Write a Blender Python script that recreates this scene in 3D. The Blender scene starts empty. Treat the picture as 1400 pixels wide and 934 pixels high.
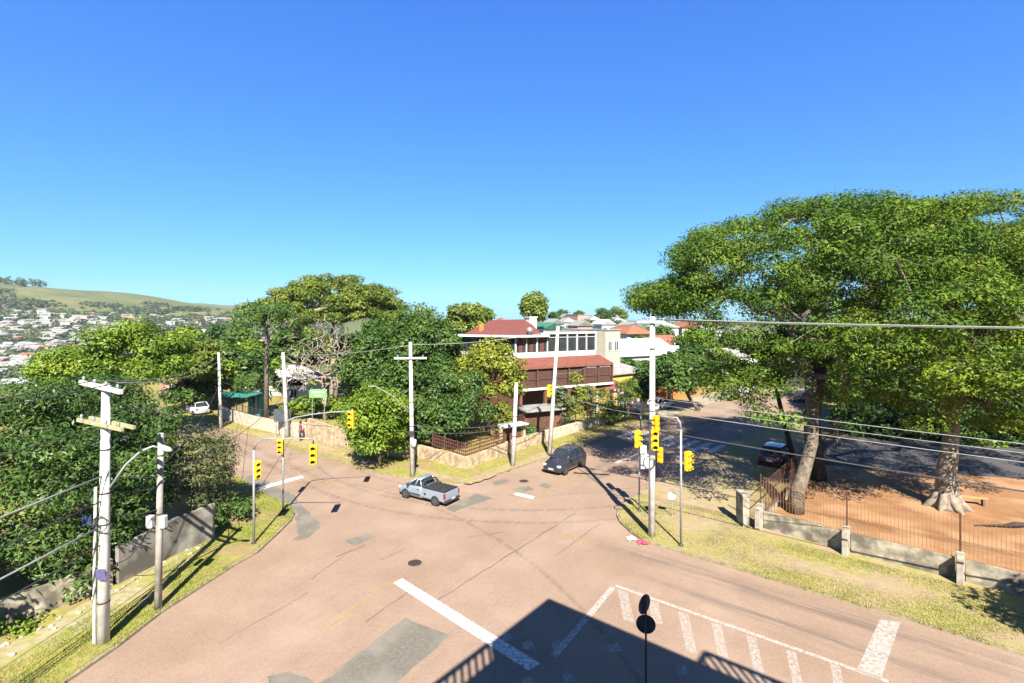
import bpy, bmesh, math, random
import numpy as np
from mathutils import Vector, Matrix
from mathutils.geometry import tessellate_polygon
R = math.radians
random.seed(7)
rng = np.random.default_rng(7)
sc = bpy.context.scene
col = sc.collection

# ------------------------------------------------------------------ camera, sky, sun
H = 10.5            # eye height above the crossing
F = 680.0           # focal length in pixels of a 1400 px wide picture
HZ = 437.0          # row of the horizon
cd = bpy.data.cameras.new('camera'); cam = bpy.data.objects.new('camera', cd); col.objects.link(cam)
cam.location = (0, 0, H); cam.rotation_euler = (R(90), 0, 0)
cd.sensor_width = 36; cd.lens = 36 * F / 1400; cd.shift_y = -(467 - HZ) / 1400
cd.clip_start = 0.1; cd.clip_end = 9000
sc.camera = cam
SUN_EL = 42; SDX, SDY = -0.13, 1.0         # shadows run this way over the ground
n_ = math.hypot(SDX, SDY); SDX /= n_; SDY /= n_
w = bpy.data.worlds.new('World'); sc.world = w; w.use_nodes = True
nt = w.node_tree; bg = nt.nodes['Background']
sky = nt.nodes.new('ShaderNodeTexSky'); sky.sky_type = 'NISHITA'; sky.sun_disc = False
sky.sun_elevation = R(SUN_EL); sky.sun_rotation = math.atan2(-SDX, -SDY)
sky.altitude = 50; sky.air_density = 1.0; sky.dust_density = 0.25; sky.ozone_density = 2.2
sepc = nt.nodes.new('ShaderNodeSeparateColor'); cmb = nt.nodes.new('ShaderNodeCombineColor')
nt.links.new(sky.outputs[0], sepc.inputs[0])
for ch, (pw, gain) in enumerate(((0.90, 0.37), (0.80, 1.00), (0.30, 3.9))):     # the camera's vivid rendering of a clear sky
    p_ = nt.nodes.new('ShaderNodeMath'); p_.operation = 'POWER'; p_.inputs[1].default_value = pw
    g_ = nt.nodes.new('ShaderNodeMath'); g_.operation = 'MULTIPLY'; g_.inputs[1].default_value = gain
    nt.links.new(sepc.outputs[ch], p_.inputs[0]); nt.links.new(p_.outputs[0], g_.inputs[0]); nt.links.new(g_.outputs[0], cmb.inputs[ch])
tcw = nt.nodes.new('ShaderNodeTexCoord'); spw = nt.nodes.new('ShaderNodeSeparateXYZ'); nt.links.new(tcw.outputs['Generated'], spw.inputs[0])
mrw = nt.nodes.new('ShaderNodeMapRange'); mrw.interpolation_type = 'SMOOTHSTEP'                   # sky darkened toward the zenith, so less fill light reaches the shade
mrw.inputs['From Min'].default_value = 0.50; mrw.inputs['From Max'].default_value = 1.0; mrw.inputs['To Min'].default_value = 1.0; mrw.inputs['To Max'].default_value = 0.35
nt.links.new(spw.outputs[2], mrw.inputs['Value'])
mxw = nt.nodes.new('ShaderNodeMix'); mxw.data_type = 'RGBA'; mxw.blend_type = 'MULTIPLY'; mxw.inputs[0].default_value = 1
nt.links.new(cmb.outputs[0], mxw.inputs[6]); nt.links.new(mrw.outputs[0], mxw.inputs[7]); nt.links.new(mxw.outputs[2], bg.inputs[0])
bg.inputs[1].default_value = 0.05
sl = bpy.data.lights.new('sun', 'SUN'); so = bpy.data.objects.new('sun', sl); col.objects.link(so)
sl.energy = 4.8; sl.angle = R(0.28); sl.color = (1.0, 0.94, 0.84)
sv = Vector((-SDX * math.cos(R(SUN_EL)), -SDY * math.cos(R(SUN_EL)), math.sin(R(SUN_EL))))
so.rotation_euler = sv.to_track_quat('Z', 'Y').to_euler()
so.location = (20, -40, 60)
sc.view_settings.view_transform = 'Standard'; sc.view_settings.look = 'None'
sc.view_settings.exposure = 1.75; sc.view_settings.gamma = 1; sc.view_settings.use_curve_mapping = False

# ------------------------------------------------------------------ measuring
def G(px, py, z=0.0):
    """ground point under a pixel of the 1400x934 photograph"""
    k = (H - z) / (py - HZ)
    return ((px - 700) * k, F * k)
def P(px, py, Y):
    return Vector(((px - 700) * Y / F, Y, H - (py - HZ) * Y / F))

# ------------------------------------------------------------------ materials
MATS = {}
ALB = 0.64          # common scale of the base colours below
def mat(name, c1, c2=None, scale=6.0, rough=0.8, metal=0.0, bump=0.0, spec=0.3, detail=6, c3=None, scale3=0.6, coat=0.0):
    if name in MATS: return MATS[name]
    m = bpy.data.materials.new(name); m.use_nodes = True
    n = m.node_tree; b = n.nodes['Principled BSDF']
    b.inputs['Roughness'].default_value = rough; b.inputs['Metallic'].default_value = metal
    b.inputs['Specular IOR Level'].default_value = spec
    if coat: b.inputs['Coat Weight'].default_value = coat; b.inputs['Coat Roughness'].default_value = 0.06
    if c2 is None: c2 = tuple(v * 0.8 for v in c1)
    kk = lambda c: c if c is None or max(c) < .09 else tuple(v * ALB for v in c)
    c1, c2, c3 = kk(c1), kk(c2), kk(c3)
    tc = n.nodes.new('ShaderNodeTexCoord')
    no = n.nodes.new('ShaderNodeTexNoise'); no.inputs['Scale'].default_value = scale; no.inputs['Detail'].default_value = detail
    n.links.new(tc.outputs['Object'], no.inputs['Vector'])
    cr = n.nodes.new('ShaderNodeValToRGB')
    cr.color_ramp.elements[0].position = 0.35; cr.color_ramp.elements[1].position = 0.65
    cr.color_ramp.elements[0].color = (*c1, 1); cr.color_ramp.elements[1].color = (*c2, 1)
    n.links.new(no.outputs['Fac'], cr.inputs['Fac']); out = cr.outputs[0]
    if c3 is not None:
        n3 = n.nodes.new('ShaderNodeTexNoise'); n3.inputs['Scale'].default_value = scale3; n3.inputs['Detail'].default_value = 5
        n.links.new(tc.outputs['Object'], n3.inputs['Vector'])
        r3 = n.nodes.new('ShaderNodeValToRGB'); r3.color_ramp.elements[0].position = 0.45; r3.color_ramp.elements[1].position = 0.62
        n.links.new(n3.outputs['Fac'], r3.inputs['Fac'])
        mx = n.nodes.new('ShaderNodeMix'); mx.data_type = 'RGBA'
        n.links.new(r3.outputs[0], mx.inputs[0]); n.links.new(out, mx.inputs[6]); mx.inputs[7].default_value = (*c3, 1)
        out = mx.outputs[2]
    n.links.new(out, b.inputs['Base Color'])
    if bump:
        bp = n.nodes.new('ShaderNodeBump'); bp.inputs['Strength'].default_value = bump; bp.inputs['Distance'].default_value = 0.03
        n.links.new(no.outputs['Fac'], bp.inputs['Height']); n.links.new(bp.outputs[0], b.inputs['Normal'])
    MATS[name] = m; return m

def leafmat(name, c1, c2, c3, scale=0.5, trans=0.24, gl=.025):
    """foliage: every leaf takes its own tone, large noise makes younger and older areas"""
    m = bpy.data.materials.new(name); m.use_nodes = True
    n = m.node_tree; n.nodes.remove(n.nodes['Principled BSDF']); o = n.nodes['Material Output']
    geo = n.nodes.new('ShaderNodeNewGeometry'); tc = n.nodes.new('ShaderNodeTexCoord')
    no = n.nodes.new('ShaderNodeTexNoise'); no.inputs['Scale'].default_value = scale; no.inputs['Detail'].default_value = 3
    n.links.new(tc.outputs['Object'], no.inputs['Vector'])
    ad = n.nodes.new('ShaderNodeMath'); ad.operation = 'MULTIPLY_ADD'; ad.inputs[1].default_value = 0.28
    n.links.new(geo.outputs['Random Per Island'], ad.inputs[0])
    sb = n.nodes.new('ShaderNodeMath'); sb.operation = 'MULTIPLY_ADD'; sb.inputs[1].default_value = 1.6; sb.inputs[2].default_value = -0.45
    n.links.new(no.outputs['Fac'], sb.inputs[0]); n.links.new(sb.outputs[0], ad.inputs[2])
    cr = n.nodes.new('ShaderNodeValToRGB'); e = cr.color_ramp.elements
    e[0].position = 0.15; e[0].color = (*c1, 1); e[1].position = 0.5; e[1].color = (*c2, 1)
    x = e.new(0.85); x.color = (*c3, 1)
    for q in e: q.color = (*[v * .85 for v in q.color[:3]], 1)
    n.links.new(ad.outputs[0], cr.inputs['Fac'])
    d = n.nodes.new('ShaderNodeBsdfDiffuse'); t = n.nodes.new('ShaderNodeBsdfTranslucent')
    g = n.nodes.new('ShaderNodeBsdfGlossy'); g.inputs['Roughness'].default_value = 0.45; g.inputs['Color'].default_value = (0.5, 0.5, 0.5, 1)
    mx = n.nodes.new('ShaderNodeMixShader'); mx.inputs[0].default_value = trans
    m2 = n.nodes.new('ShaderNodeMixShader'); m2.inputs[0].default_value = gl
    n.links.new(cr.outputs[0], d.inputs[0]); n.links.new(cr.outputs[0], t.inputs[0])
    n.links.new(d.outputs[0], mx.inputs[1]); n.links.new(t.outputs[0], mx.inputs[2])
    n.links.new(mx.outputs[0], m2.inputs[1]); n.links.new(g.outputs[0], m2.inputs[2])
    n.links.new(m2.outputs[0], o.inputs['Surface'])
    MATS[name] = m; return m

def worn(name, c, amount=0.5, scale=5.0, opac=.85):
    """road paint with the asphalt showing through where it has worn away"""
    m = bpy.data.materials.new(name); m.use_nodes = True
    n = m.node_tree; b = n.nodes['Principled BSDF']; b.inputs['Roughness'].default_value = 0.7
    tc = n.nodes.new('ShaderNodeTexCoord'); no = n.nodes.new('ShaderNodeTexNoise')
    no.inputs['Scale'].default_value = scale; no.inputs['Detail'].default_value = 9; no.inputs['Roughness'].default_value = 0.7
    n.links.new(tc.outputs['Object'], no.inputs['Vector'])
    cr = n.nodes.new('ShaderNodeValToRGB'); e = cr.color_ramp.elements
    e[0].position = amount - 0.16; e[1].position = amount + 0.14; e[1].color = (opac, opac, opac, 1)
    n.links.new(no.outputs['Fac'], cr.inputs['Fac'])
    tr = n.nodes.new('ShaderNodeBsdfTransparent'); mx = n.nodes.new('ShaderNodeMixShader')
    b.inputs['Base Color'].default_value = (*c, 1)
    n.links.new(cr.outputs[0], mx.inputs[0]); n.links.new(tr.outputs[0], mx.inputs[1]); n.links.new(b.outputs[0], mx.inputs[2])
    n.links.new(mx.outputs[0], n.nodes['Material Output'].inputs['Surface'])
    MATS[name] = m; return m

def road_mat():
    m = bpy.data.materials.new('red_asphalt'); m.use_nodes = True
    n = m.node_tree; b = n.nodes['Principled BSDF']; b.inputs['Roughness'].default_value = 0.9; b.inputs['Specular IOR Level'].default_value = 0.2
    tc = n.nodes.new('ShaderNodeTexCoord')
    def noise(s, d=6, rr=0.6):
        x = n.nodes.new('ShaderNodeTexNoise'); x.inputs['Scale'].default_value = s; x.inputs['Detail'].default_value = d
        x.inputs['Roughness'].default_value = rr
        n.links.new(tc.outputs['Object'], x.inputs['Vector']); return x.outputs['Fac']
    def ramp(f, a, bb, p0=0.35, p1=0.65):
        r = n.nodes.new('ShaderNodeValToRGB'); r.color_ramp.elements[0].position = p0; r.color_ramp.elements[1].position = p1
        r.color_ramp.elements[0].color = (*a, 1); r.color_ramp.elements[1].color = (*bb, 1); n.links.new(f, r.inputs['Fac']); return r.outputs[0]
    def mixc(f, a, bcol, mode='MIX'):
        x = n.nodes.new('ShaderNodeMix'); x.data_type = 'RGBA'; x.blend_type = mode
        if isinstance(f, float): x.inputs[0].default_value = f
        else: n.links.new(f, x.inputs[0])
        n.links.new(a, x.inputs[6])
        if isinstance(bcol, tuple): x.inputs[7].default_value = (*bcol, 1)
        else: n.links.new(bcol, x.inputs[7])
        return x.outputs[2]
    def math_(op, a, bv=None, c=None):
        x = n.nodes.new('ShaderNodeMath'); x.operation = op
        for i, v in enumerate((a, bv, c)):
            if v is None: continue
            if isinstance(v, (int, float)): x.inputs[i].default_value = v
            else: n.links.new(v, x.inputs[i])
        return x.outputs[0]
    base = ramp(noise(0.35, 8), (0.256, 0.178, 0.126), (0.302, 0.215, 0.156))
    grain = ramp(noise(28, 5, 0.75), (0.60, 0.60, 0.60), (1.18, 1.17, 1.16), 0.3, 0.7)
    c = mixc(1.0, base, grain, 'MULTIPLY')
    fine = ramp(noise(85, 3, 0.8), (0.80, 0.80, 0.80), (1.12, 1.12, 1.12), 0.35, 0.65)
    c = mixc(1.0, c, fine, 'MULTIPLY')
    mid = ramp(noise(7, 8, 0.75), (0.90, 0.885, 0.87), (1.07, 1.07, 1.07), 0.34, 0.62)
    c = mixc(1.0, c, mid, 'MULTIPLY')
    # oil and rubber carried along the wheel paths
    sep = n.nodes.new('ShaderNodeSeparateXYZ'); n.links.new(tc.outputs['Object'], sep.inputs[0]); X, Y = sep.outputs[0], sep.outputs[1]
    streak = None
    rag = noise(1.3, 6, 0.7)
    def band(dist, width):
        a = math_('ABSOLUTE', dist); a = math_('DIVIDE', a, width); a = math_('MULTIPLY', a, a); a = math_('MULTIPLY', a, -1.0)
        return math_('EXPONENT', a)
    def line(px, py, dx, dy, s0, wd):
        l = math.hypot(dx, dy); dx /= l; dy /= l
        d = math_('ADD', math_('MULTIPLY', X, -dy), math_('MULTIPLY', Y, dx)); d = math_('ADD', d, -(-dy * px + dx * py))
        al = math_('ADD', math_('MULTIPLY', X, dx), math_('MULTIPLY', Y, dy)); al = math_('ADD', al, -(dx * px + dy * py))
        msk = n.nodes.new('ShaderNodeMapRange'); msk.inputs['From Min'].default_value = s0; msk.inputs['From Max'].default_value = s0 + 4
        n.links.new(al, msk.inputs['Value'])
        return math_('MULTIPLY', band(d, wd), msk.outputs[0])
    def arc(cx, cy, rad, wd):
        a = math_('ADD', X, -cx); bb = math_('ADD', Y, -cy)
        d = math_('SQRT', math_('ADD', math_('MULTIPLY', a, a), math_('MULTIPLY', bb, bb)))
        return band(math_('ADD', d, -rad), wd)
    acc = None
    for q in (line(8.0, 20.4, .79, -.61, -3, .35), line(7.0, 19.0, .79, -.61, -3, .30), line(6.0, 21.9, .79, -.61, -4, .5),
              
              line(8.5, 38, .66, .75, -8, .4), line(6.5, 34, .66, .75, -4, .4),
              line(-13, 33, -.72, .69, -4, .35), line(-15, 33.5, -.72, .69, -4, .3)):
        acc = q if acc is None else math_('MAXIMUM', acc, q)
    for q in (arc(1, 45, 17.6, .13), arc(1, 45, 19.3, .16), arc(1, 46, 16.3, .09), arc(-22, 8, 26.5, .10)):
        acc = math_('MAXIMUM', acc, math_('MULTIPLY', q, 0.8))
    def streaky(ang, sx, sy, sc_):
        mp = n.nodes.new('ShaderNodeMapping'); mp.vector_type = 'TEXTURE'; mp.inputs['Rotation'].default_value = (0, 0, ang); mp.inputs['Scale'].default_value = (sx, sy, 1)
        n.links.new(tc.outputs['Object'], mp.inputs['Vector'])
        x = n.nodes.new('ShaderNodeTexNoise'); x.inputs['Scale'].default_value = sc_; x.inputs['Detail'].default_value = 9; x.inputs['Roughness'].default_value = .72
        n.links.new(mp.outputs[0], x.inputs['Vector']); return x.outputs['Fac']
    sm = n.nodes.new('ShaderNodeMix'); sm.data_type = 'FLOAT'; side = n.nodes.new('ShaderNodeMapRange'); side.inputs['From Min'].default_value = -3; side.inputs['From Max'].default_value = 4
    n.links.new(math_('ADD', X, math_('MULTIPLY', Y, -.15)), side.inputs['Value']); n.links.new(side.outputs[0], sm.inputs[0])
    n.links.new(streaky(R(62), 7, .5, 1.9), sm.inputs[2]); n.links.new(streaky(R(-38), 8, .5, 1.9), sm.inputs[3])
    acc = math_('MULTIPLY', acc, ramp(sm.outputs[0], (0.0, 0, 0), (1, 1, 1), 0.40, 0.60))
    c = mixc(math_('MULTIPLY', acc, 0.85), c, (0.105, 0.078, 0.066))
    st = ramp(sm.outputs[0], (0, 0, 0), (1, 1, 1), 0.52, 0.68)
    c = mixc(math_('MULTIPLY', st, 0.42), c, (0.185, 0.13, 0.105))
    pale = ramp(noise(0.22, 4), (0, 0, 0), (1, 1, 1), 0.5, 0.68)
    c = mixc(math_('MULTIPLY', pale, 0.3), c, (0.34, 0.262, 0.198))
    n.links.new(c, b.inputs['Base Color'])
    bp = n.nodes.new('ShaderNodeBump'); bp.inputs['Strength'].default_value = 0.25; bp.inputs['Distance'].default_value = 0.01
    n.links.new(noise(60, 4), bp.inputs['Height']); n.links.new(bp.outputs[0], b.inputs['Normal'])
    MATS['red_asphalt'] = m; return m

def hill_mat():
    m = bpy.data.materials.new('hillside'); m.use_nodes = True
    n = m.node_tree; b = n.nodes['Principled BSDF']; b.inputs['Roughness'].default_value = 1; b.inputs['Specular IOR Level'].default_value = 0.1
    tc = n.nodes.new('ShaderNodeTexCoord')
    def noise(s, d=8):
        x = n.nodes.new('ShaderNodeTexNoise'); x.inputs['Scale'].default_value = s; x.inputs['Detail'].default_value = d; x.inputs['Roughness'].default_value = .65
        n.links.new(tc.outputs['Object'], x.inputs['Vector']); return x.outputs['Fac']
    r = n.nodes.new('ShaderNodeValToRGB'); e = r.color_ramp.elements
    e[0].position = .3; e[0].color = (.06, .08, .03, 1); e[1].position = .7; e[1].color = (.17, .155, .065, 1); q = e.new(.5); q.color = (.105, .12, .045, 1)
    n.links.new(noise(0.018), r.inputs['Fac'])
    r2 = n.nodes.new('ShaderNodeValToRGB'); r2.color_ramp.elements[0].color = (.7, .7, .7, 1); r2.color_ramp.elements[1].color = (1.2, 1.2, 1.2, 1)
    r2.color_ramp.elements[0].position = .35; r2.color_ramp.elements[1].position = .65
    n.links.new(noise(0.4), r2.inputs['Fac'])
    mx = n.nodes.new('ShaderNodeMix'); mx.data_type = 'RGBA'; mx.blend_type = 'MULTIPLY'; mx.inputs[0].default_value = 1
    n.links.new(r.outputs[0], mx.inputs[6]); n.links.new(r2.outputs[0], mx.inputs[7]); n.links.new(mx.outputs[2], b.inputs['Base Color'])
    MATS['hillside'] = m; return m

ROAD = road_mat(); HILL = hill_mat()
M = {
 'conc': mat('pole_concrete', (.86, .83, .77), (.60, .57, .52), 3, .85, bump=.2),
 'whiteconc': mat('white_concrete', (1.0, .97, .90), (.62, .59, .54), 2.6, .85, c3=(.78, .74, .66), scale3=.8),
 'oldconc': mat('weathered_concrete', (.58, .51, .38), (.30, .26, .19), 3.2, .9, bump=.4, c3=(.17, .15, .115), scale3=1.5),
 'paleconc': mat('pale_concrete', (.56, .50, .40), (.36, .32, .25), 3, .9, bump=.2),
 'wood': mat('grey_wood', (.22, .18, .14), (.13, .10, .08), 5, .9),
 'yelwood': mat('yellowed_crossarm', (.52, .47, .26), (.38, .33, .18), 6, .8),
 'steel': mat('galvanised_steel', (.50, .52, .54), (.38, .40, .42), 5, .5, .4),
 'darksteel': mat('dark_steel', (.06, .06, .065), (.03, .03, .035), 5, .5, .3),
 'yellow': mat('signal_yellow', (1.15, .76, .03), (1.0, .65, .03), 4, .5),
 'orange': mat('signal_orange', (1.05, .5, .015), (.9, .42, .012), 4, .5),
 'lens': mat('dark_lens', (.02, .02, .02), (.03, .03, .03), 4, .2, spec=.6),
 'redlens': mat('red_lens', (.12, .015, .012), None, 4, .2, spec=.6),
 'cable': mat('black_cable', (.035, .035, .04), (.06, .06, .06), 4, .6),
 'paleCable': mat('pale_cable', (.42, .44, .40), (.34, .36, .33), 4, .6),
 'white': mat('white_plaster', (.86, .85, .81), (.74, .73, .69), 1.5, .8),
 'cream': mat('cream_plaster', (.62, .55, .42), (.52, .46, .35), 1.5, .85),
 'pink': mat('pink_plaster', (.62, .36, .28), (.52, .30, .24), 1.5, .85),
 'orangewall': mat('orange_plaster', (.62, .25, .06), (.5, .2, .06), 1.2, .85),
 'yelwall': mat('yellow_plaster', (.68, .50, .10), (.6, .44, .1), 1.2, .85),
 'brick': mat('red_brick', (.26, .105, .07), (.18, .07, .05), 14, .9, bump=.3),
 'brownwood': mat('brown_timber', (.16, .075, .05), (.10, .045, .03), 6, .7),
 'tile': mat('dark_red_tile', (.27, .085, .065), (.155, .05, .04), 8, .8, bump=.5),
 'awningtile': mat('red_awning_tile', (.32, .115, .085), (.21, .075, .055), 5, .8, bump=.5),
 'ortile': mat('orange_tile', (.42, .17, .09), (.30, .115, .06), 5, .85, bump=.4),
 'greyroof': mat('grey_roof_sheet', (.42, .41, .38), (.30, .29, .27), 2, .8),
 'whiteroof': mat('white_roof_sheet', (.74, .74, .74), (.62, .62, .62), 1, .6),
 'greenroof': mat('green_roof_sheet', (.08, .26, .16), (.06, .2, .13), 1, .7),
 'glass': mat('dark_glass', (.018, .022, .026), (.03, .034, .038), 2, .06, spec=.6),
 'screen': mat('brown_screen', (.085, .045, .035), (.05, .028, .022), 30, .7),
 'curtain': mat('red_curtain', (.20, .07, .05), (.14, .05, .04), 8, .9),
 'stone': mat('tan_stone_wall', (.74, .56, .35), (.46, .34, .21), 5, .95, bump=.6, c3=(.36, .27, .18), scale3=2.4),
 'palestone': mat('pale_stone_wall', (.74, .63, .49), (.46, .38, .28), 5, .95, bump=.6),
 'rust': mat('rusty_iron', (.17, .075, .045), (.10, .045, .03), 20, .85),
 'kerb': mat('kerb_stone', (.42, .34, .22), (.27, .23, .12), 5, .95, bump=.5),
 'earth': mat('red_earth', (.40, .205, .088), (.31, .15, .062), .9, .95, bump=.35, c3=(.48, .275, .135), scale3=.5),
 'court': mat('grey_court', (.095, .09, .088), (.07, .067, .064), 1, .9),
 'patch': mat('grey_asphalt_patch', (.235, .21, .165), (.17, .155, .125), 9, .95, bump=.3, c3=(.27, .24, .19), scale3=.8),
 'crack': mat('crack_tar', (.15, .10, .075), (.2, .135, .1), 9, .95),
 'iron': mat('cast_iron', (.10, .055, .045), (.06, .04, .035), 12, .7, .3),
 'bark': mat('brown_bark', (.26, .21, .155), (.12, .095, .07), 5, .95, bump=.8),
 'palebark': mat('pale_bark', (.40, .34, .26), (.22, .175, .125), 4, .95, bump=.9),
 'twig': mat('bare_twigs', (.46, .39, .30), (.32, .26, .19), 3, .95),
 'darkbark': mat('dark_bark', (.045, .036, .028), (.025, .02, .017), 5, .95, bump=.6),
 'silver': mat('silver_paint', (.42, .50, .60), (.39, .46, .56), 1, .3, .35, coat=.6),
 'darkpaint': mat('charcoal_paint', (.035, .036, .045), (.028, .03, .038), 1, .25, .3, coat=.8),
 'maroon': mat('maroon_paint', (.05, .016, .018), (.042, .014, .016), 1, .25, .1, coat=.8),
 'whitepaint': mat('white_car_paint', (.75, .75, .75), (.7, .7, .7), 1, .3, coat=.6),
 'rubber': mat('tyre_rubber', (.018, .018, .018), (.028, .027, .026), 12, .9),
 'rim': mat('wheel_rim', (.45, .46, .47), (.35, .36, .37), 9, .35, .7),
 'tarp': mat('black_tarpaulin', (.020, .020, .021), (.035, .035, .035), 5, .6),
 'plate': mat('number_plate', (.55, .56, .55), (.5, .5, .5), 9, .5),
 'headlamp': mat('headlamp_glass', (.62, .65, .66), (.5, .52, .54), 9, .1, spec=.8),
 'redlamp': mat('tail_lamp', (.42, .02, .02), (.3, .015, .015), 9, .2, spec=.6),
 'skin': mat('skin', (.32, .19, .13), (.28, .165, .115), 9, .7),
 'redcloth': mat('red_cloth', (.45, .03, .04), (.36, .025, .03), 9, .9),
 'darkcloth': mat('dark_cloth', (.03, .035, .05), (.05, .05, .06), 9, .9),
 'hair': mat('dark_hair', (.02, .015, .012), None, 9, .8),
 'teal': mat('teal_tarpaulin', (.035, .26, .20), (.025, .19, .15), 2, .8),
 'signgreen': mat('green_sign', (.22, .48, .17), (.19, .42, .15), 2, .6),
 'purple': mat('purple_paper', (.09, .08, .20), (.16, .14, .3), 20, .9),
 'pinkplastic': mat('pink_plastic', (.62, .10, .15), (.5, .08, .12), 9, .6),
 'blue': mat('blue_cloth', (.05, .08, .17), (.04, .06, .13), 4, .8),
 'plank': mat('yellow_plank', (.55, .38, .14), (.4, .27, .1), 6, .8),
}
def verge_mat(name, c1, c2, c3, s=.8):
    return mat(name, c1, c2, 3.5, .98, bump=.5, spec=.1, c3=c3, scale3=s)
M['verge_green'] = verge_mat('verge_green', (.27, .27, .055), (.40, .35, .11), (.36, .26, .13), .55)
M['verge_dry'] = verge_mat('verge_dry', (.33, .30, .10), (.43, .36, .15), (.42, .31, .20), .5)
M['lot'] = verge_mat('garden_soil', (.13, .13, .05), (.22, .17, .09), (.09, .10, .035), .3)
M['paving'] = mat('pale_paving', (.48, .42, .34), (.36, .31, .25), 3, .95, bump=.3, c3=(.4, .31, .2), scale3=.7)

# ------------------------------------------------------------------ mesh helpers
class MB:
    def __init__(s): s.v = []; s.f = []; s.m = []; s.mi = 0; s.sm = []; s.smooth = False
    def add(s, vs, fs):
        o = len(s.v); s.v += [tuple(v) for v in vs]
        for f in fs: s.f.append(tuple(i + o for i in f)); s.m.append(s.mi); s.sm.append(s.smooth)
    def box(s, c, d, rz=0.0, mtx=None):
        x, y, z = d[0] / 2, d[1] / 2, d[2] / 2
        vs = [Vector((a * x, b * y, e * z)) for e in (-1, 1) for b in (-1, 1) for a in (-1, 1)]
        if mtx is None: mtx = Matrix.Rotation(rz, 3, 'Z')
        vs = [mtx @ v + Vector(c) for v in vs]
        s.add(vs, [(0, 2, 3, 1), (4, 5, 7, 6), (0, 1, 5, 4), (1, 3, 7, 5), (3, 2, 6, 7), (2, 0, 4, 6)])
    def bar(s, a, b, wd, ht=None):
        """box from a to b"""
        a = Vector(a); b = Vector(b); d = b - a; L = d.length
        if L < 1e-6: return
        q = d.to_track_quat('X', 'Z').to_matrix()
        s.box((a + b) / 2, (L, wd, ht or wd), mtx=q)
    def tube(s, pts, radii, n=8, caps=True):
        pts = [Vector(p) for p in pts]
        if isinstance(radii, (int, float)): radii = [radii] * len(pts)
        vs = []; fs = []; up = None
        for i, p in enumerate(pts):
            d = (pts[min(i + 1, len(pts) - 1)] - pts[max(i - 1, 0)])
            if d.length < 1e-9: d = Vector((0, 0, 1))
            d.normalize()
            if up is None: up = Vector((1, 0, 0)) if abs(d.x) < .8 else Vector((0, 1, 0))
            a = (up - d * up.dot(d)).normalized(); b = d.cross(a); up = a
            for k in range(n):
                t = 2 * math.pi * k / n
                vs.append(p + (a * math.cos(t) + b * math.sin(t)) * radii[i])
        for i in range(len(pts) - 1):
            for k in range(n):
                k2 = (k + 1) % n
                fs.append((i * n + k, i * n + k2, (i + 1) * n + k2, (i + 1) * n + k))
        if caps:
            fs.append(tuple(range(n - 1, -1, -1))); fs.append(tuple((len(pts) - 1) * n + k for k in range(n)))
        s.add(vs, fs)
    def lathe(s, c, prof, n=14, axis='Z'):
        vs = []; fs = []
        for r, z in prof:
            for k in range(n):
                t = 2 * math.pi * k / n; x, y = r * math.cos(t), r * math.sin(t)
                v = (x, y, z) if axis == 'Z' else ((x, z, y) if axis == 'Y' else (z, x, y))
                vs.append(Vector(v) + Vector(c))
        for i in range(len(prof) - 1):
            for k in range(n):
                k2 = (k + 1) % n; fs.append((i * n + k, i * n + k2, (i + 1) * n + k2, (i + 1) * n + k))
        fs.append(tuple(range(n))); fs.append(tuple((len(prof) - 1) * n + k for k in range(n)))
        s.add(vs, fs)
    def prism(s, poly, z0, z1, bottom=False):
        n = len(poly); zz = lambda z, p: z(p) if callable(z) else z
        vs = [(p[0], p[1], zz(z1, p)) for p in poly] + [(p[0], p[1], zz(z0, p)) for p in poly]
        tri = tessellate_polygon([[Vector((p[0], p[1], 0)) for p in poly]])
        fs = []
        area = sum(poly[i][0] * poly[(i + 1) % n][1] - poly[(i + 1) % n][0] * poly[i][1] for i in range(n))
        for t in tri:
            a, b, c = (poly[i] for i in t)
            cr = (b[0] - a[0]) * (c[1] - a[1]) - (b[1] - a[1]) * (c[0] - a[0])
            t = tuple(t) if cr > 0 else tuple(reversed(t)); fs.append(t)
            if bottom: fs.append(tuple(i + n for i in reversed(t)))
        for i in range(n):
            j = (i + 1) % n
            fs.append((i + n, j + n, j, i) if area > 0 else (i, j, j + n, i + n))
        s.add(vs, fs)
    def sheet(s, poly, z):
        n = len(poly); tri = tessellate_polygon([[Vector((p[0], p[1], 0)) for p in poly]]); fs = []
        for t in tri:
            a, b, c = (poly[i] for i in t)
            cr = (b[0] - a[0]) * (c[1] - a[1]) - (b[1] - a[1]) * (c[0] - a[0])
            fs.append(tuple(t) if cr > 0 else tuple(reversed(t)))
        s.add([(p[0], p[1], z) for p in poly], fs)
    def quad(s, a, b, c, d): s.add([a, b, c, d], [(0, 1, 2, 3)])
    def build(s, name, mats, parent=None, bevel=0, off=None):
        me = bpy.data.meshes.new(name)
        v = s.v
        if off is not None: v = [(a - off[0], b - off[1], c - off[2]) for a, b, c in v]
        me.from_pydata(v, [], s.f)
        if not isinstance(mats, (list, tuple)): mats = [mats]
        for m in mats: me.materials.append(m)
        me.polygons.foreach_set('material_index', s.m); me.polygons.foreach_set('use_smooth', s.sm)
        me.update()
        o = bpy.data.objects.new(name, me); col.objects.link(o)
        if parent: o.parent = parent
        if bevel:
            b = o.modifiers.new('bevel', 'BEVEL'); b.width = bevel; b.segments = 2; b.limit_method = 'ANGLE'; b.angle_limit = R(40)
        return o

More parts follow.
